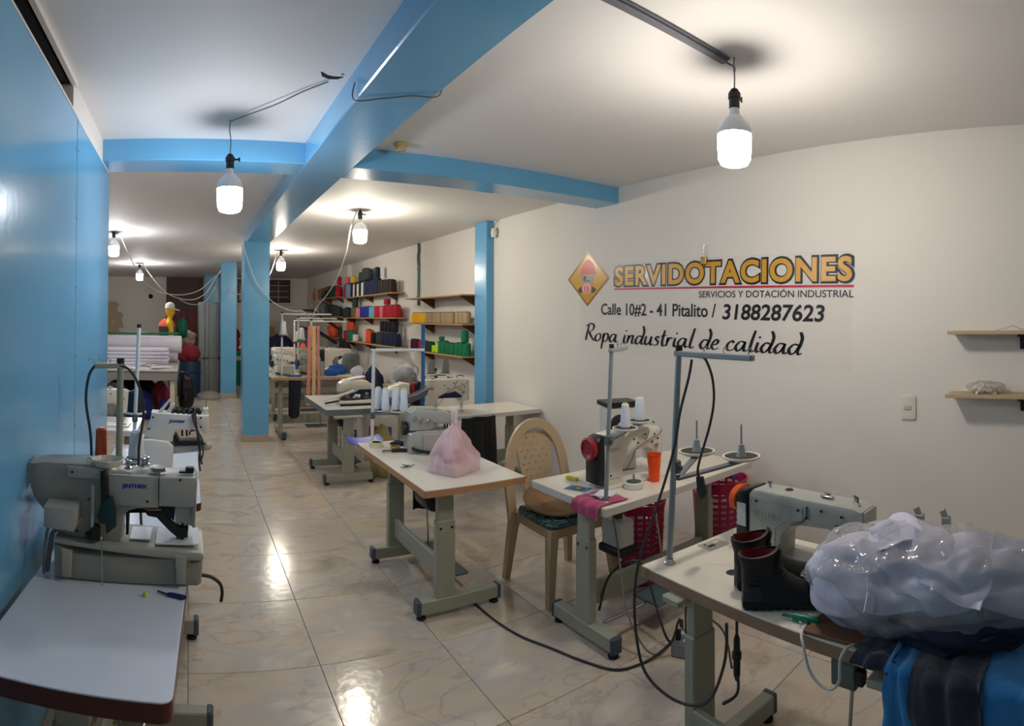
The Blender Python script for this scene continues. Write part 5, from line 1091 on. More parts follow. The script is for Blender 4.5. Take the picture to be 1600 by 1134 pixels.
# ------------------------------------------------------------------ wall sign
mat('sign_amber', (214, 160, 48), 0.25, var=0.06); mat('sign_border', (140, 92, 30), 0.3); mat('sign_black', (30, 28, 30), 0.3); mat('sign_red', (196, 40, 62), 0.3)
mat('sign_helmet', (212, 62, 54), 0.3); mat('sign_grey', (150, 154, 160), 0.3); mat('sign_pink', (226, 170, 170), 0.3); mat('sign_white', (230, 228, 224), 0.3)
mat('vinyl_clear', (240, 236, 230), 0.1, alpha=0.045, spec=0.6, bump=0.05, bscale=8)
sg = thing('wall_sign', 'shop sign lettered in amber and black on the right wall', 'sign')
sg.matrix_world = Matrix.Translation((XR - 0.0015, 4.0, 0.0)) @ Matrix.Rotation(0.022, 4, 'X') @ Matrix(((0, 0, -1, 0), (-1, 0, 0, 0), (0, 1, 0, 0), (0, 0, 0, 1)))
# local frame: x to the right along the wall, y up, z out of the wall
def flat(name, pts, m, h, parent=sg):
    return obj(name, prism(B(), pts, h, h + 0.0006, 'XY'), m, parent, 0)
obj('vinyl_sheet', box(B(), (1.05, 1.755, 0.0002), (2.72, 0.79, 0.0004)), 'vinyl_clear', sg, 0)
dc = (-0.206, 2.027)
dia = lambda s, w=0.305, h=0.258: [(dc[0] + w * s, dc[1]), (dc[0], dc[1] + h * s), (dc[0] - w * s, dc[1]), (dc[0], dc[1] - h * s)]
dp = flat('diamond_plate', dia(1.0), 'sign_amber', 0.0008)
for a, b_ in zip(range(4), (1, 2, 3, 0)):
    O, I = dia(0.985), dia(0.905); flat('border_strip', [O[a], O[b_], I[b_], I[a]], 'sign_border', 0.0016, dp)
def dq(cx, cy): return (dc[0] + (cx - 400) / 350 * 0.305, dc[1] + (570 - cy) / 450 * 0.258)
flat('helmet', [dq(*q) for q in ((255, 495), (275, 470), (295, 400), (330, 320), (370, 265), (400, 255), (440, 270), (490, 330), (510, 420), (530, 470), (545, 490), (400, 502))], 'sign_helmet', 0.0017, dp)
flat('goggles', [dq(*q) for q in ((270, 510), (530, 508), (500, 560), (480, 630), (400, 645), (320, 620), (285, 560))], 'sign_grey', 0.0017, dp)
flat('goggle_strap', [dq(*q) for q in ((330, 530), (380, 525), (360, 600), (440, 600), (430, 620), (330, 600))], 'sign_black', 0.0024, dp)
flat('mask_filter', [dq(*q) for q in ((230, 750), (300, 690), (310, 800), (270, 800))], 'sign_black', 0.0017, dp)
flat('mask_filter', [dq(*q) for q in ((545, 745), (470, 690), (465, 800), (500, 800))], 'sign_black', 0.0017, dp)
flat('mask', [dq(385 + 80 * math.cos(2 * PI * i / 20), 730 + 85 * math.sin(2 * PI * i / 20)) for i in range(20)], 'sign_pink', 0.0026, dp)
flat('mask_grille', [dq(380 + 38 * math.cos(2 * PI * i / 16), 735 + 60 * math.sin(2 * PI * i / 16)) for i in range(16)], 'sign_helmet', 0.0034, dp)
flat('mask_grille_slot', [dq(*q) for q in ((365, 690), (395, 690), (395, 780), (365, 780))], 'sign_pink', 0.0042, dp)
def sign_text(name, s, m, x, y, w, h, z, bold=0.0, shear=0.0, spacing=1.0):
    return text(name, s, m, sg, w, h, bold, shear, z, spacing, (x, y))
sign_text('title_outline', 'SERVIDOTACIONES', 'sign_black', 0.152, 1.935, 2.276, 0.198, 0.0012, 0.085, 0, 1.12)
sign_text('title_letters', 'SERVIDOTACIONES', 'sign_amber', 0.173, 1.951, 2.234, 0.166, 0.0022, 0.034, 0, 1.12)
flat('red_line', [(0.16, 1.918), (2.42, 1.912), (2.42, 1.928), (0.16, 1.93)], 'sign_red', 0.001)
sign_text('subtitle', 'SERVICIOS Y DOTACI\u00d3N INDUSTRIAL', 'sign_black', 1.13, 1.845, 1.29, 0.062, 0.0012, 0.008)
sign_text('address', 'Calle 10#2 - 41 Pitalito /', 'sign_black', -0.01, 1.685, 1.31, 0.113, 0.0012, 0.016, 0.0)
sign_text('phone_number', '3188287623', 'sign_black', 1.36, 1.680, 0.85, 0.118, 0.0012, 0.022, 0.12)
GL = {'R': (1.25, [[(0.1, 0), (0.22, 1.0), (0.38, 2.0)], [(0.0, 1.7), (0.5, 2.1), (1.02, 1.9), (0.92, 1.35), (0.35, 1.05)], [(0.45, 1.08), (0.8, 0.5), (1.2, 0.0)]]),
 'o': (0.9, [[(0.6, 0.95), (0.2, 0.7), (0.1, 0.25), (0.4, 0.0), (0.75, 0.35), (0.75, 0.8), (0.55, 0.95)]]),
 'p': (0.95, [[(0.28, 1.0), (0.2, 0.2), (0.1, -0.9)], [(0.18, 0.3), (0.45, 0.95), (0.8, 0.85), (0.8, 0.35), (0.5, 0.0), (0.2, 0.15)]]),
 'a': (1.08, [[(0.8, 0.88), (0.42, 0.92), (0.1, 0.4), (0.3, 0.0), (0.6, 0.3), (0.86, 0.95)], [(0.86, 0.95), (0.76, 0.3), (0.9, 0.02), (1.12, 0.18)]]),
 'i': (0.5, [[(0.3, 0.95), (0.2, 0.3), (0.3, 0.0), (0.5, 0.15)], [(0.36, 1.35), (0.40, 1.42), (0.44, 1.5)]]),
 'n': (0.95, [[(0.25, 0.95), (0.18, 0.5), (0.12, 0.0)], [(0.15, 0.35), (0.5, 0.9), (0.72, 0.8), (0.65, 0.2), (0.75, 0.0), (0.95, 0.15)]]),
 'd': (1.05, [[(0.75, 0.85), (0.4, 0.9), (0.1, 0.4), (0.3, 0.0), (0.6, 0.25), (0.85, 0.9)], [(0.8, 2.05), (0.98, 1.5), (0.88, 0.8), (0.76, 0.3), (0.85, 0.0), (1.08, 0.15)]]),
 'u': (1.0, [[(0.22, 0.95), (0.12, 0.3), (0.3, 0.0), (0.6, 0.3), (0.78, 0.95)], [(0.78, 0.95), (0.7, 0.2), (0.82, 0.0), (1.02, 0.15)]]),
 's': (0.7, [[(0.62, 0.85), (0.38, 0.97), (0.25, 0.7), (0.52, 0.4), (0.4, 0.05), (0.08, 0.05)]]),
 't': (0.6, [[(0.42, 1.7), (0.25, 0.5), (0.35, 0.0), (0.62, 0.15)], [(0.05, 1.05), (0.35, 1.1), (0.68, 1.18)]]),
 'r': (0.65, [[(0.22, 0.95), (0.16, 0.5), (0.1, 0.0)], [(0.13, 0.4), (0.4, 0.9), (0.68, 0.85)]]),
 'l': (0.5, [[(0.5, 2.05), (0.28, 0.9), (0.2, 0.15), (0.38, 0.0), (0.58, 0.18)]]),
 'e': (0.78, [[(0.15, 0.45), (0.5, 0.55), (0.62, 0.85), (0.38, 0.97), (0.1, 0.4), (0.3, 0.0), (0.72, 0.18)]]),
 'c': (0.75, [[(0.65, 0.75), (0.5, 0.97), (0.15, 0.6), (0.15, 0.1), (0.45, 0.0), (0.74, 0.22)]])}
def script(s, x0, y0, w, h, z):
    tot = sum(GL[c][0] if c != ' ' else 0.55 for c in s); sx = w / tot; sy = h / 3.0; x = 0
    words = B()
    for c in s + ' ':
        if c == ' ':
            obj('slogan', words, 'sign_black', sg, 0); words = B(); x += 0.55; continue
        ww, strokes = GL[c]
        for st in strokes:
            P = smooth_path([(p[0], p[1], 0) for p in st], 6); L_, R_ = [], []
            for i, p in enumerate(P):
                d = P[min(i + 1, len(P) - 1)] - P[max(i - 1, 0)]; a = math.atan2(d.y, d.x)
                wd = 0.052 + 0.085 * abs(math.sin(a - 0.35)) ** 1.3
                wd *= 0.55 + 0.45 * math.sin(PI * (0.12 + 0.88 * i / (len(P) - 1)) ** 0.8)
                n_ = Vector((-math.sin(a), math.cos(a), 0)) * wd
                for lst, q in ((L_, p + n_), (R_, p - n_)):
                    xx = (x + q.x + 0.10 * q.y) * sx; yy = q.y * sy
                    lst.append(words.verts.new((x0 + xx, y0 + yy, z)))
            for i in range(len(P) - 1): words.faces.new((R_[i], R_[i + 1], L_[i + 1], L_[i]))
        x += ww
    words.free()
script('Ropa industrial de calidad', -0.235, 1.455, 2.27, 0.225, 0.0013)
t = thing('distant_sign', 'small amber diamond sign far along the right wall', 'sign', (XR - 0.004, 15.6, 2.28))
obj('diamond', prism(B(), [(0.34, 0), (0, 0.3), (-0.34, 0), (0, -0.3)], -0.003, 0.003, 'YZ'), 'sign_amber', t, 0)
obj('emblem', prism(B(), [(0.14, 0), (0, 0.13), (-0.14, 0), (0, -0.13)], -0.006, -0.003, 'YZ'), 'sign_helmet', t, 0)
t = thing('sign_board', 'brown lettered board beside the far diamond sign', 'sign', (XR - 0.004, 14.3, 2.30))
obj('board', prism(B(), [(0.85, -0.14), (0.85, 0.12), (-0.55, 0.16), (-0.55, -0.10)], -0.003, 0.003, 'YZ'), 'sign_border', t, 0)
obj('stripe', prism(B(), [(0.8, -0.08), (0.5, 0.1), (0.4, 0.1), (0.7, -0.08)], -0.006, -0.003, 'YZ'), 'sign_amber', t, 0)

# ------------------------------------------------------------------ middle of the room: things on the further tables
mat('grey_parts', (120, 118, 112), 0.4, metal=0.3, var=0.2, scale=20); mat('cloth_blue', (36, 86, 158), 0.85, var=0.2, bump=0.3, bscale=20); mat('cloth_grey', (140, 142, 140), 0.8, var=0.15)
cm = thing('flatbed_machine', 'low cream and steel machine lying on the grey edged table', 'sewing machine', (1.78, 6.0, TH))
obj('base', prism(B(), rounded(0.42, 0.30, 0.02), 0.0, 0.05, 'XY', 0.006), 'machine_cream', cm)
obj('base_pad', box(B(), (0, -0.155, 0.012), (0.42, 0.012, 0.024), 0.002), 'pad_black', cm)
obj('column', prism(B(), [(-0.14, 0.05), (-0.16, 0.13), (-0.08, 0.15), (-0.02, 0.05)], -0.03, 0.12, 'XZ', 0.008), 'grey_parts', cm)
obj('head', prism(B(), [(-0.18, 0.13), (-0.17, 0.22), (-0.1, 0.26), (0.12, 0.25), (0.2, 0.2), (0.2, 0.15), (0.05, 0.15), (0, 0.12)], 0.0, 0.14, 'XZ', 0.012), 'machine_cream', cm)
for i in range(7): obj('gear', lathe(B(), [(0, 0), (0.022, 0), (0.026, 0.01), (0.02, 0.03), (0, 0.035)], 10, (-0.16 + 0.055 * i, -0.06 + 0.02 * (i % 2), 0.05 + 0.02 * (i % 3))), 'grey_parts' if i % 2 else 'dark_steel', cm)
obj('lever', prism(B(), [(-0.38, 0.06), (-0.05, 0.16), (-0.03, 0.14), (-0.36, 0.045)], -0.09, -0.075, 'XZ', 0.003), 'machine_white', cm)
obj('guide_tube', tube(B(), [(-0.35, -0.05, 0.02), (-0.25, -0.08, 0.04), (-0.12, -0.1, 0.06), (0.1, -0.11, 0.07), (0.2, -0.08, 0.09)], 0.011), 'dark_steel', cm)
obj('upper_plate', box(B(), (0.02, 0.07, 0.272), (0.2, 0.1, 0.012), 0.003, rotm(0, -0.12, 0.3)), 'plate_white', cm)
t = thing('plastic_bag', 'yellow plastic bag hanging under the grey edged table', 'plastic bag', (2.0, 5.75, 0.0)); mat('bag_yellow', (176, 160, 92), 0.4, alpha=0.85, var=0.2, scale=9); mat('bag_green', (46, 110, 66), 0.5)
obj('film', crumple(B(), (0, 0, 0.24), (0.15, 0.13, 0.3), 5, 0.3, 4, 0.8), 'bag_yellow', t, 60); obj('green_print', blob(B(), (0.02, -0.10, 0.32), (0.06, 0.03, 0.07), 0.1, 2, 2, 2), 'bag_green', t, 60)
t = thing('crate_box', 'white printed carton standing behind the grey edged table', 'carton', (2.24, 6.62, 0), 0.0); mat('carton_white', (206, 202, 196), 0.6); mat('carton_blue', (60, 84, 140), 0.6)
obj('carton', box(B(), (0, 0, 0.28), (0.42, 0.3, 0.56), 0.004), 'carton_white', t, 0); obj('print', box(B(), (0.08, -0.152, 0.3), (0.1, 0.002, 0.14)), 'carton_blue', t, 0); obj('print', box(B(), (-0.1, -0.152, 0.34), (0.1, 0.002, 0.1)), 'badge_red', t, 0)
t = thing('patterned_pouch', 'dark green patterned pouch hanging behind the overlock', 'pouch', (2.07, 4.80, 0.46)); mat('pouch_green', (40, 84, 66), 0.8, var=0.6, scale=16); mat('pouch_print', (170, 110, 96), 0.8, var=0.5, scale=30)
obj('pouch', blob(B(), (0, 0, 0.13), (0.15, 0.06, 0.15), 0.12, 1.5, 3, 3), 'pouch_green', t, 60); obj('flower_print', blob(B(), (0.02, -0.035, 0.13), (0.09, 0.03, 0.09), 0.15, 2, 4, 2), 'pouch_print', t, 60); obj('strap', tube(B(), [(-0.05, 0, 0.26), (0, 0.02, 0.275), (0.05, 0, 0.26)], 0.01), 'pouch_green', t)
# on the cream table: cover dome of the machine, blue pole, grey cones
dm = obj('belt_dome', prism(B(), [(-0.30, 0.0), (-0.30, 0.12), (-0.28, 0.22), (-0.22, 0.29), (-0.12, 0.325), (-0.045, 0.31), (-0.045, 0.0)], -0.06, 0.06, 'XZ', 0.02), 'machine_cream', m5)
t = thing('curved_tray', 'grey curved chute arm beside the cream machine', 'chute', (1.86, 4.72, TH)); obj('chute', sheet(B(), lambda u, v: (-0.2 + 0.42 * u, 0.03 * math.sin(PI * u) + 0.10 * v, 0.17 + 0.06 * u - 0.05 * math.sin(PI * u) + 0.07 * abs(2 * v - 1) ** 2), 16, 8, 0.006), 'duct_grey', t, 50); obj('support', cyl(B(), (0.06, 0.06, 0.0), (0.06, 0.06, 0.15), 0.012), 'duct_grey', t)
mat('blue_metal', (52, 110, 170), 0.35, var=0.2, scale=20)
t = thing('blue_pole', 'blue painted metal pole standing beside the cream machine', 'pole', (2.10, 4.90, 0.0)); obj('pole', cyl(B(), (0, 0, 0.0), (0, 0, 1.60), 0.018), 'blue_metal', t); obj('collar', cyl(B(), (0, 0, 0.9), (0, 0, 0.96), 0.024), 'blue_metal', t); obj('foot', lathe(B(), [(0.06, 0), (0.06, 0.01), (0.02, 0.02)], 16), 'blue_metal', t)
stand('thread stand with two grey cones behind the cream machine', (2.44, 5.36, TH), (2.44, 5.36, 1.13), None, [(2.36, 5.30, 1.10), (2.52, 5.30, 1.10)], (2.44, 5.36, 1.08), pins=False, disc_r=0.08)
cone('left grey thread cone behind the cream machine', (2.36, 5.30, 1.1055), (128, 126, 124), 0.14, 0.038, core='pad_dark', taper=0.85); cone('right grey thread cone behind the cream machine', (2.52, 5.30, 1.1055), (128, 126, 124), 0.14, 0.038, core='pad_dark', taper=0.85)
mat('dark_bag', (20, 20, 22), 0.7, var=0.2)
t = thing('trouser_pile', 'black trousers hanging in front of the cream table', 'trousers', (0, 0, 0)); obj('cloth', sheet(B(), lambda u, v: (2.48 + 0.36 * u, 4.855 + 0.02 * math.sin(u * 11 + v * 3), 0.16 + 0.56 * v), 18, 10, 0.02), 'dark_bag', t, 60); obj('fold', sheet(B(), lambda u, v: (2.55 + 0.22 * u, 4.825 + 0.02 * math.sin(u * 9 + v), 0.22 + 0.46 * v), 12, 8, 0.015), 'dark_bag', t, 60)
t = thing('wrapped_machine', 'machine head under crumpled clear plastic on a stand by the wall', 'machine', (2.70, 6.85, 0)); obj('pedestal', prism(prism(B(), rounded(0.5, 0.4, 0.03), 0.78, 0.82, 'XY', 0.004), rounded(0.3, 0.2, 0.02), 0.0, 0.78, 'XY'), 'frame_green', t); obj('head', crumple(B(), (0, 0, 0.92), (0.15, 0.12, 0.12), 6, 0.2, 4), 'cloth_grey', t, 60); obj('film', crumple(B(), (0, 0, 0.97), (0.18, 0.15, 0.17), 8, 0.5, 4, 0.85), 'film_clear', t, 60)

# tan edged table and what stands on it
Z6 = 0.84
overlock('pale overlock machine at the left end of the far tan edged table', (1.36, 8.22, Z6), 0.1, 1.0, 'machine_white'); overlock('grey overlock machine in the middle of the far tan edged table', (1.76, 8.28, Z6), -0.1, 1.0, 'machine_grey')
stand('white thread stand with one white cone on the far tan edged table', (1.30, 8.0, Z6), (1.30, 8.0, 1.72), (1, 0.1, 0.75), [(1.33, 8.07, 1.42)], (1.30, 8.0, 1.40), m='pole_white', pins=False, r=0.014, arm_m='pole_white', disc_r=0.07)
cone('white thread cone on the far stand right of the pillar', (1.33, 8.07, 1.4255), h=0.19, r=0.05)
stand('cream thread stand in the middle of the far tan edged table', (1.72, 8.02, Z6), (1.72, 8.02, 1.62), (1, 0.05, 0.55), [(1.80, 8.1, 1.25)], (1.72, 8.02, 1.22), m='machine_cream', pins=True, r=0.016, arm_m='pole_white', disc_r=0.07)
mat('strip_pink', (204, 128, 118), 0.8, var=0.2); mat('strip_tan', (214, 178, 120), 0.8, var=0.15)
for q, (x, m_, w_) in enumerate(((1.655, 'strip_pink', 0.05), (1.715, 'strip_tan', 0.05), (1.77, 'strip_pink', 0.04))):
    one('ribbon_strip', sheet(B(), lambda u, v: (x + w_ * (u - 0.5) + 0.02 * (1 - v) * (q - 1), 7.80 + 0.01 * math.sin(v * 9 + q), 0.45 + 1.10 * v), 3, 24, 0.004), m_, ('left pink', 'middle tan', 'right pink')[q] + ' cloth strip hanging from the far thread stand', 'strip', 'hanging cloth strips', smooth=60)
one('thread_cone', lathe(B(), [(0.05, 0), (0.055, 0.01), (0.05, 0.2), (0.045, 0.21)], 18), 'cloth_grey', 'grey cone at the foot of the hanging cloth strips', 'thread cone', loc=(1.84, 7.92, Z6))
def heap(name, label, cat, loc, s, m, seed, sub=3, flat=0.7):
    return one(name, crumple(B(), (0, 0, s[2] * flat), s, seed, 0.34, 4, flat), m, label, cat, loc=loc, smooth=60)
heap('cloth_pile', 'blue cloth heap left of the grey machine on the far table', 'cloth', (2.0, 7.97, Z6), (0.12, 0.07, 0.06), 'cloth_blue', 3); heap('cloth_pile', 'larger blue cloth heap at the right of the far table', 'cloth', (2.15, 8.2, Z6), (0.15, 0.1, 0.09), 'cloth_blue', 5)
heap('cloth_pile', 'white cloth heap beside the blue cloth on the far table', 'cloth', (2.39, 7.98, Z6), (0.1, 0.08, 0.08), 'cloth_white', 7); heap('cloth_pile', 'flat navy cloth on the left of the far table', 'cloth', (1.47, 7.93, Z6), (0.12, 0.06, 0.015), 'cloth_blue', 9)
t = thing('rounded_machine', 'rounded dark grey machine head at the end of the far table', 'machine', (2.40, 8.38, Z6)); obj('body', prism(B(), [(-0.1, 0.0), (-0.1, 0.2), (-0.07, 0.27), (0.0, 0.3), (0.07, 0.27), (0.1, 0.2), (0.1, 0.0)], -0.1, 0.12, 'XZ', 0.02), 'motor_green', t); obj('foot', box(B(), (0, 0, 0.01), (0.26, 0.26, 0.02), 0.004), 'motor_green', t); obj('badge', box(B(), (0, -0.102, 0.19), (0.06, 0.002, 0.03)), 'cap_slate', t, 0)
mat('denim_dark', (26, 30, 42), 0.9, var=0.25, bump=0.3, bscale=60)
one('hanging_jeans', sheet(B(), lambda u, v: (1.37 + (0.16 - 0.03 * (1 - v)) * u, 7.83 + 0.02 * math.sin(u * 7), 0.28 + 0.52 * v + 0.04 * (u - 0.5) ** 2 * (1 - v) * 4), 12, 14, 0.03), 'denim_dark', 'dark jeans leg hanging in front of the far tan edged table', 'jeans', smooth=60)
# a second working table behind it
T7 = table('pale table with overlocks just behind the tan edged table', 2.0, 9.55, 0.0, 1.7, 0.62, 'laminate_warm', 'edge_pale', (-0.6, 0.6), -0.05, -0.3, 0.22, H=0.82, motor=False, r=0.006)
overlock('white overlock left on the table behind the tan edged one', (1.55, 9.55, 0.82), 0.15, 1.1, 'machine_white'); overlock('grey overlock on the table behind the tan edged one', (2.02, 9.6, 0.82), -0.1, 1.1, 'machine_beige'); lockstitch('white sewing machine on the table behind the tan edged one', (2.24, 9.66, 0.82), 0.0, 1.0, 'machine_white', 'dark_steel', extras=False)
stand('white thread stand behind the hanging cloth strips', (1.8, 9.4, 0.82), (1.8, 9.4, 1.66), (1, 0.1, 0.7), [(1.88, 9.5, 1.3)], (1.8, 9.4, 1.28), m='pole_white', arm_m='pole_white', r=0.015)
cone('white thread cone on the stand behind the cloth strips', (1.88, 9.5, 1.3055), h=0.19, r=0.05)
heap('cloth_pile', 'pale cloth heap beside the white machine behind the tan edged table', 'cloth', (2.6, 9.36, 0.82), (0.12, 0.08, 0.12), 'cloth_white', 61); heap('cloth_pile', 'blue cloth at the front of the table behind the tan edged one', 'cloth', (1.76, 9.33, 0.82), (0.1, 0.06, 0.09), 'cloth_blue', 62)
# further back: second row of machines, cartons and cloth
T8 = table('long pale table with machines at the far right', 2.3, 11.4, 0.0, 1.9, 0.8, 'laminate_grey', 'edge_pale', (-0.7, 0.7), -0.1, -0.35, 0.25, motor=False, r=0.006)
T9 = table('furthest pale table with cloth near the back wall', 2.0, 13.4, 0.0, 1.9, 0.8, 'laminate_grey', 'edge_tan', (-0.7, 0.7), -0.1, -0.35, 0.25, motor=False, r=0.006)
lockstitch('pale sewing machine at the left of the long far table', (1.55, 11.3, TH), 0.0, 1.1, 'machine_white', 'dark_steel', extras=False); lockstitch('second pale sewing machine on the long far table', (2.35, 11.35, TH), 0.0, 1.1, 'machine_grey', 'dark_steel', extras=False)
overlock('pale overlock on the furthest table', (1.45, 13.3, TH), 0.0, 1.2, 'machine_white')
stand('thread stand in the middle of the long far table', (2.05, 11.1, TH), (2.05, 11.1, 1.62), (1, 0, 0.6), [(2.1, 11.2, 1.2)], (2.05, 11.1, 1.18), m='pole_white', arm_m='pole_white', r=0.016)
cone('white thread cone on the stand of the long far table', (2.1, 11.2, 1.2055), h=0.2, r=0.055)
heap('clothes_pile', 'black and grey clothes pile on the long far table', 'clothes', (3.09, 11.2, TH), (0.12, 0.2, 0.3), 'black_cloth', 11); heap('clothes_pile', 'orange cloth between the machines of the long far table', 'clothes', (2.22, 11.1, TH), (0.1, 0.06, 0.26), 'vest_orange', 12); heap('clothes_pile', 'navy clothes pile on the furthest table', 'clothes', (2.1, 13.3, TH), (0.32, 0.25, 0.34), 'navy_cloth', 13); heap('clothes_pile', 'grey wrapped clothes pile at the end of the furthest table', 'clothes', (2.68, 13.5, TH), (0.24, 0.25, 0.42), 'wrap_grey', 14)
mat('maroon_cloth', (128, 34, 52), 0.85, var=0.25); heap('clothes_pile', 'navy cloth heap on the floor under the far shelves', 'clothes', (3.15, 9.5, 0), (0.2, 0.34, 0.5), 'navy_cloth', 15); heap('clothes_pile', 'blue cloth draped on the heap under the far shelves', 'clothes', (3.14, 10.4, 0.0), (0.2, 0.22, 0.45), 'cloth_blue', 16)
mat('tube_black', (24, 24, 28), 0.35)
t = thing('folding_arm', 'black folding metal arm rising above the far machines', 'metal arm', (2.0, 10.3, 0)); obj('upper_arm', tube(B(), [(0.05, 0, 1.80), (0.22, 0, 1.80), (0.8, 0.05, 1.42)], 0.026, 8, 2, False), 'tube_black', t); obj('lower_arm', tube(B(), [(0.05, 0, 1.48), (0.3, 0, 1.44), (0.7, 0.05, 1.2)], 0.03, 8, 2, False), 'tube_black', t); obj('post', cyl(B(), (0.78, 0.05, 0.0), (0.78, 0.05, 1.5), 0.03), 'tube_black', t); obj('foot', box(B(), (0.78, 0.05, 0.015), (0.24, 0.24, 0.03), 0.005), 'tube_black', t)
mat('cardboard', (166, 126, 88), 0.8, var=0.1)
def carton(label, x, y, z, sx, sy, sz, rz=0):
    t = thing('cardboard_box', label, 'box', (x, y, z), rz, 'cardboard boxes at the back'); obj('carton', box(B(), (0, 0, sz / 2), (sx, sy, sz), 0.005), 'cardboard', t, 0); obj('flap', box(B(), (0, -sy * 0.27, sz + 0.004), (sx * 0.98, sy * 0.45, 0.006), 0, rotm(0.1, 0, 0)), 'cardboard', t, 0); obj('tape', box(B(), (0, -sy / 2 - 0.001, sz * 0.8), (0.06, 0.002, sz * 0.38)), 'old_beige', t, 0)
carton('large cardboard box against the back wall right of the pillars', 2.05, 16.1, 0, 0.9, 0.7, 0.75); carton('cardboard box stacked on the large one by the back wall', 2.0, 16.12, 0.785, 0.7, 0.6, 0.6, 0.1); carton('cardboard box on the floor in the far right corner', 2.95, 15.9, 0, 0.7, 0.7, 1.0, -0.1); heap('clothes_pile', 'maroon bundle lying on the stacked cardboard box', 'clothes', (1.95, 16.05, 1.40), (0.3, 0.25, 0.18), 'maroon_cloth', 18)

# ------------------------------------------------------------------ back left: cutting table, mannequin, cabinet
mat('table_apron', (140, 138, 132), 0.5, var=0.06); mat('paper_white', (226, 222, 226), 0.7, var=0.06, scale=5); mat('fabric_white', (222, 220, 232), 0.75, var=0.04); mat('leg_cream', (206, 200, 180), 0.5)
ct = thing('cutting_table', 'large cutting table with grey apron at the back left', 'table', (-1.25, 10.15, 0))
obj('table_top', box(B(), (0, 0, 0.81), (2.16, 2.2, 0.02), 0.003), 'laminate_grey', ct, 0); obj('apron', box(box(B(), (0, -1.06, 0.73), (2.14, 0.04, 0.14), 0.003), (1.06, 0, 0.73), (0.04, 2.1, 0.14), 0.003), 'table_apron', ct, 0)
for x, y in ((1.0, -1.0), (-1.0, -1.0), (1.0, 1.0), (-1.0, 1.0)): obj('leg', box(B(), (x, y, 0.33), (0.07, 0.07, 0.66), 0.004), 'leg_cream', ct, 0)
random.seed(5)
for i in range(9):
    x, y = -1.5 + 0.145 * i, random.uniform(9.15, 9.85); a = random.uniform(0, 3); w_, h_ = random.uniform(0.16, 0.36), random.uniform(0.1, 0.2)
    one('paper_piece', sheet(B(), lambda u, v: ((u - 0.5) * w_ * (1 - 0.4 * v), (v - 0.5) * h_, 0.002 + 0.012 * math.sin(u * 5 + i) ** 2), 6, 4, 0.002), 'paper_white', '%s loose white cut piece, counted from the left, along the cutting table' % ORD[i], 'paper', 'white cut pieces on the cutting table', loc=(x, y, 0.835 + 0.002 * i), rz=a, smooth=60)
one('cut_sheet', sheet(B(), lambda u, v: (-1.6 + 1.35 * u, 9.2 + 0.7 * v, 0.8215 + 0.006 * math.sin(u * 17 + v * 5) ** 2), 24, 10, 0.003), 'paper_white', 'broad white sheet spread on the cutting table', 'paper', smooth=60)
t = thing('fabric_stack', 'white folded fabric stack on the cutting table', 'fabric', (-1.1, 10.15, 0.82)); 
for i in range(5): obj('fabric_layer', box(B(), (0.01 * (i % 2), 0.008 * ((i * 2) % 3), 0.032 + 0.058 * i), (1.5, 0.45, 0.054), 0.02, seg=2), 'fabric_white', t)
t = thing('fabric_roll', 'thick white fabric roll behind the folded stack', 'fabric roll', (-1.05, 10.72, 0.82)); obj('roll', lathe(B(), [(0.03, -0.92), (0.15, -0.92), (0.16, -0.9), (0.16, 0.9), (0.15, 0.92), (0.03, 0.92)], 28, (0, 0, 0.33), 'X'), 'fabric_white', t); obj('under_roll', lathe(B(), [(0.03, -0.9), (0.15, -0.9), (0.15, 0.9), (0.03, 0.9)], 24, (-0.05, 0.1, 0.15), 'X'), 'fabric_white', t); obj('tube_core', lathe(B(), [(0.02, -0.94), (0.034, -0.94), (0.034, 0.94), (0.02, 0.94)], 16, (0, 0, 0.33), 'X'), 'cardboard', t)
mat('bar_green', (26, 120, 84), 0.4); t = thing('green_bar', 'long green bar across the back of the cutting table', 'bar', (0, 0, 0)); obj('bar', cyl(B(), (-2.2, 11.1, 1.34), (-0.2, 11.1, 1.34), 0.022), 'bar_green', t); obj('upright', cyl(B(), (-0.24, 11.1, 0.82), (-0.24, 11.1, 1.36), 0.018), 'bar_green', t); obj('upright', cyl(B(), (-2.1, 11.1, 0.82), (-2.1, 11.1, 1.36), 0.018), 'bar_green', t)
one('card_strip', box(B(), (0, 0, 0.015), (0.55, 0.10, 0.01), 0.001), 'cardboard', 'tan card strip lying across the cutting table edge', 'card', loc=(-0.45, 9.78, 0.855), rz=-0.1)
for k, (x, y, s_, m_, l_) in enumerate(((-0.78, 9.42, (0.26, 0.2, 0.28), 'cloth_navy_deep', 'deep blue cloth heap under the cutting table'), (-1.3, 9.5, (0.24, 0.24, 0.33), 'cloth_grey', 'grey sack under the cutting table'), (-0.46, 9.85, (0.18, 0.2, 0.34), 'maroon_cloth', 'dark red cloth heap under the cutting table'), (-1.0, 10.35, (0.5, 0.36, 0.36), 'black_cloth', 'black bundle at the back under the cutting table'), (-0.38, 9.35, (0.12, 0.12, 0.2), 'cloth_navy_deep', 'blue rag by the leg of the cutting table'))):
    mat('cloth_navy_deep', (30, 34, 104), 0.85, var=0.4, scale=6)
    heap('clothes_pile', l_, 'clothes', (x, y, 0), s_, m_, 20 + k)
t = thing('garbage_bag', 'full black garbage bag on the floor by the cutting table', 'bag', (-0.04, 10.55, 0)); obj('sack', crumple(B(), (0, 0, 0.28), (0.15, 0.15, 0.34), 31, 0.22, 4, 0.8), 'black_plastic', t, 60); obj('knot', blob(B(), (0, 0, 0.62), (0.05, 0.05, 0.06), 0.3, 2, 32, 2), 'black_plastic', t, 60)
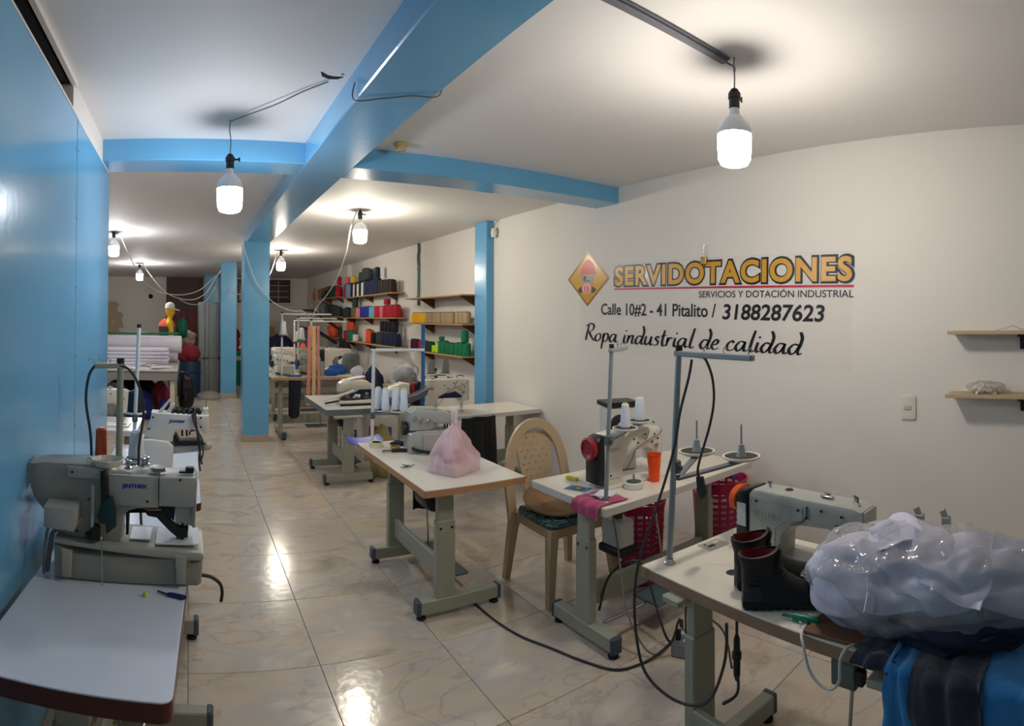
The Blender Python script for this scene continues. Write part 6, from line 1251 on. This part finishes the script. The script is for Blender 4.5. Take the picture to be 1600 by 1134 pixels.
mat('drum_blue', (24, 52, 84), 0.4); t = thing('plastic_drum', 'dark blue plastic drum left of the grey cabinet', 'drum', (-0.0, 12.2, 0)); obj('body', lathe(B(), [(0.0, 0), (0.24, 0), (0.26, 0.03), (0.26, 0.7), (0.25, 0.74), (0, 0.74)], 28), 'drum_blue', t); obj('hoop', lathe(B(), [(0.262, 0.5), (0.272, 0.51), (0.272, 0.53), (0.262, 0.54)], 28, close=False), 'drum_blue', t)
heap('clothes_pile', 'maroon bundle on top of the blue drum', 'clothes', (0.0, 12.15, 0.74), (0.24, 0.22, 0.22), 'maroon_cloth', 34); mat('sack_beige', (150, 140, 122), 0.8, var=0.15); heap('sack', 'beige sack lying on the heap behind the fabric roll', 'sack', (-0.12, 12.72, 1.03), (0.3, 0.25, 0.22), 'sack_beige', 35); heap('clothes_pile', 'dark pile under the beige sack', 'clothes', (-0.12, 12.85, 0), (0.2, 0.22, 0.62), 'black_cloth', 36)
# mannequin bust
mat('mannequin_yellow', (222, 178, 30), 0.5, var=0.06); mat('vest_grey', (84, 82, 82), 0.8, var=0.15); mat('cap_white', (214, 210, 200), 0.75); mat('net_green', (16, 104, 78), 0.6, var=0.3, scale=30)
mn = thing('mannequin', 'yellow mannequin with white cap and orange grey vest at the back', 'mannequin', (-0.42, 12.35, 0))
bd = B()
rr = [(0.95, 0.15, 0.10), (1.1, 0.14, 0.10), (1.25, 0.155, 0.11), (1.4, 0.17, 0.12), (1.5, 0.175, 0.11), (1.57, 0.13, 0.09), (1.61, 0.06, 0.06), (1.66, 0.052, 0.055), (1.70, 0.058, 0.075), (1.75, 0.072, 0.095), (1.82, 0.078, 0.1), (1.89, 0.07, 0.09), (1.94, 0.03, 0.04)]
prev = None
for z, ry, rx in rr:
    cx = 0.02 * (z > 1.62) 
    r = [bd.verts.new((cx + rx * math.cos(2 * PI * i / 18) + (0.018 if (1.72 < z < 1.78 and i in (0,)) else 0), ry * math.sin(2 * PI * i / 18), z)) for i in range(18)]
    if prev:
        for i in range(18): bd.faces.new((prev[i], prev[(i + 1) % 18], r[(i + 1) % 18], r[i]))
    else: bd.faces.new(r)
    prev = r
bd.faces.new(prev)
tube(bd, [(0.02, -0.17, 1.52), (0.05, -0.2, 1.42), (0.06, -0.2, 1.2), (0.04, -0.19, 0.98)], lambda u: 0.058 - 0.02 * u, 10)
obj('body', bd, 'mannequin_yellow', mn, 60)
obj('vest', lathe(B(), [(0.17, 0.94), (0.165, 1.1), (0.175, 1.25), (0.19, 1.38), (0.19, 1.46)], 20, (-0.03, 0.02, 0), close=False), 'vest_grey', mn, 60)
obj('vest_yoke', lathe(B(), [(0.186, 1.46), (0.175, 1.52), (0.12, 1.58), (0.07, 1.62)], 20, (-0.05, 0.03, 0), close=False), 'vest_orange', mn, 60)
cp = obj('cap', lathe(B(), [(0.105, 1.84), (0.104, 1.9), (0.08, 1.95), (0.03, 1.975), (0, 1.978)], 20, (0.015, 0, 0)), 'cap_white', mn); obj('brim', sheet(B(), lambda u, v: (0.08 + 0.14 * v, (u - 0.5) * 0.19 * (1 - 0.35 * v * v), 1.845 - 0.03 * v - 0.02 * abs(2 * u - 1)), 8, 6, 0.006), 'cap_white', cp, 60)
obj('stand_pole', cyl(B(), (0, 0, 0), (0, 0, 0.96), 0.02), 'steel', mn); obj('stand_base', lathe(B(), [(0.18, 0), (0.18, 0.012), (0.02, 0.03)], 24), 'steel', mn)
t = thing('net_bundle', 'green net bundle slung beside the yellow mannequin', 'net', (-0.14, 12.45, 1.2)); obj('net', blob(B(), (0, 0, 0.2), (0.12, 0.14, 0.23), 0.22, 2, 40, 3, flat=0.75), 'net_green', t, 60); obj('cord_tie', tube(B(), [(-0.05, -0.1, 0.44), (-0.1, -0.05, 0.5), (-0.14, 0, 0.48)], 0.01), 'net_green', t)
# grey sheet metal cabinet
mat('sheet_metal', (136, 140, 138), 0.35, metal=0.35, var=0.12, scale=4, stretch=(6, 6, 0.4))
t = thing('metal_cabinet', 'tall grey sheet metal cabinet beside the second pillar', 'cabinet', (0.45, 12.65, 0)); obj('body', box(B(), (0, 0.03, 1.0), (0.49, 0.42, 1.98), 0.004), 'sheet_metal', t, 0)
for x, w_ in ((-0.17, 0.13), (-0.06, 0.06), (0.1, 0.22)):
    d_ = obj('door', box(B(), (x, -0.195, 1.0), (w_, 0.025, 1.94), 0.008), 'sheet_metal', t); obj('hinge', box(B(), (x + w_ / 2 - 0.01, -0.212, 0.78), (0.02, 0.012, 0.07), 0.002), 'dark_steel', d_)
obj('mid_seam', box(B(), (0, -0.205, 0.78), (0.48, 0.006, 0.012)), 'dark_steel', t, 0)
t = thing('clear_film', 'crumpled clear plastic on the floor before the grey cabinet', 'plastic', (0.42, 11.72, 0)); obj('film', crumple(B(), (0, 0, 0.07), (0.24, 0.17, 0.10), 44, 0.5, 4, 0.6), 'film_bag', t, 60)
for k, (x, z, w_, h_) in enumerate(((-2.3, 1.35, 0.34, 0.6), (-2.18, 1.75, 0.36, 0.5), (-2.02, 1.45, 0.30, 0.5), (-2.12, 1.2, 0.34, 0.35))):
    mat('pattern_card', (190, 172, 144), 0.8, var=0.12)
    one('paper_pattern', prism(B(), [(-w_ / 2, -h_ / 2), (w_ / 2, -h_ / 2 + 0.05), (w_ * 0.3, h_ * 0.1), (w_ / 2, h_ * 0.3), (w_ * 0.2, h_ / 2), (-w_ * 0.4, h_ / 2)], 0, 0.004, 'XZ'), 'pattern_card', ('leftmost', 'highest', 'rightmost', 'lowest')[k] + ' hanging card pattern on the grey back wall', 'pattern', 'card patterns on the back wall', loc=(x, YB - 0.012 - 0.006 * k, z + 0.1), smooth=0)
one('wall_hole', lathe(B(), [(0, -0.004), (0.06, -0.004), (0.07, 0.002)], 14, (0, 0, 0), 'Y'), 'dark_void', 'small dark hole in the grey back wall', 'hole', loc=(-1.1, YB - 0.001, 2.25))
# door, boards and windows in the back wall
dr_ = struct('door_1', box(B(), (-0.12, YB - 0.03, 0.93), (1.06, 0.06, 1.86)), 'maroon', label='maroon plank door in the back wall')
for i in range(5): obj('plank', box(B(), (-0.53 + 0.205 * i, YB - 0.068, 0.93), (0.198, 0.02, 1.84), 0.004), 'maroon', dr_, 0)
struct('trim_4', box(B(), (-0.12, YB - 0.04, 2.33), (1.06, 0.08, 0.94)), 'brown_board'); struct('trim_5', box(B(), (0.49, YB - 0.05, 1.4), (0.14, 0.1, 2.82)), 'white_wall')
mat('pane_dark', (74, 58, 48), 0.2, var=0.2, scale=3); mat('window_frame', (58, 44, 38), 0.5)
for n, (x0, x1) in enumerate(((1.40, 2.02), (2.25, 2.92))):
    z0, z1 = 2.10, 2.76; cxm = (x0 + x1) / 2
    wn = struct('window_%d' % (n + 1), box(box(box(box(B(), (cxm, YB - 0.02, z0 + 0.02), (x1 - x0, 0.06, 0.04)), (cxm, YB - 0.02, z1 - 0.02), (x1 - x0, 0.06, 0.04)), (x0 + 0.02, YB - 0.02, (z0 + z1) / 2), (0.04, 0.06, z1 - z0)), (x1 - 0.02, YB - 0.02, (z0 + z1) / 2), (0.04, 0.06, z1 - z0)), 'window_frame', label='dark brown barred window high in the back wall')
    for i in range(2):
        for j in range(4):
            obj('pane', box(B(), (x0 + (x1 - x0) * (i + 0.5) / 2, YB - 0.008, z0 + (z1 - z0) * (j + 0.5) / 4), ((x1 - x0) / 2 - 0.02, 0.012, (z1 - z0) / 4 - 0.015)), 'pane_dark', wn, 0)
    obj('sill', box(B(), (cxm, YB - 0.04, z0 - 0.03), (x1 - x0 + 0.06, 0.1, 0.05), 0.004), 'white_wall', wn, 0)
mat('drum_green', (20, 110, 80), 0.4); t = thing('plastic_drum', 'green plastic drum glimpsed between the two blue pillars', 'drum', (1.30, 14.3, 0)); obj('body', lathe(B(), [(0.0, 0), (0.17, 0), (0.18, 0.03), (0.18, 0.75), (0.1, 0.82), (0.05, 0.84), (0.05, 0.92), (0, 0.92)], 24), 'drum_green', t); obj('cap', lathe(B(), [(0.055, 0.9), (0.055, 0.95), (0, 0.955)], 16), 'sign_white', t)
t = thing('cloth_bale', 'maroon cloth bale standing behind the green drum', 'bale', (1.12, 15.0, 0)); obj('bale', box(B(), (0, 0, 0.55), (0.4, 0.35, 1.1), 0.05, seg=2), 'maroon_cloth', t); obj('upper_bale', blob(B(), (0.02, 0, 1.22), (0.2, 0.18, 0.2), 0.15, 2, 50, 3), 'maroon_cloth', t, 60)
lockstitch('cream sewing machine half hidden by the partition edge', (-0.94, 4.52, 0.80), 0.0, 0.9, 'machine_cream', 'dark_steel', extras=False)
T10 = table('table behind the partition edge with a cream machine', -0.78, 4.6, 0.0, 0.8, 0.6, 'laminate_cool', 'edge_pale', (-0.35, 0.3), 0.0, -0.22, 0.22, H=0.80, motor=False, pedal=False)
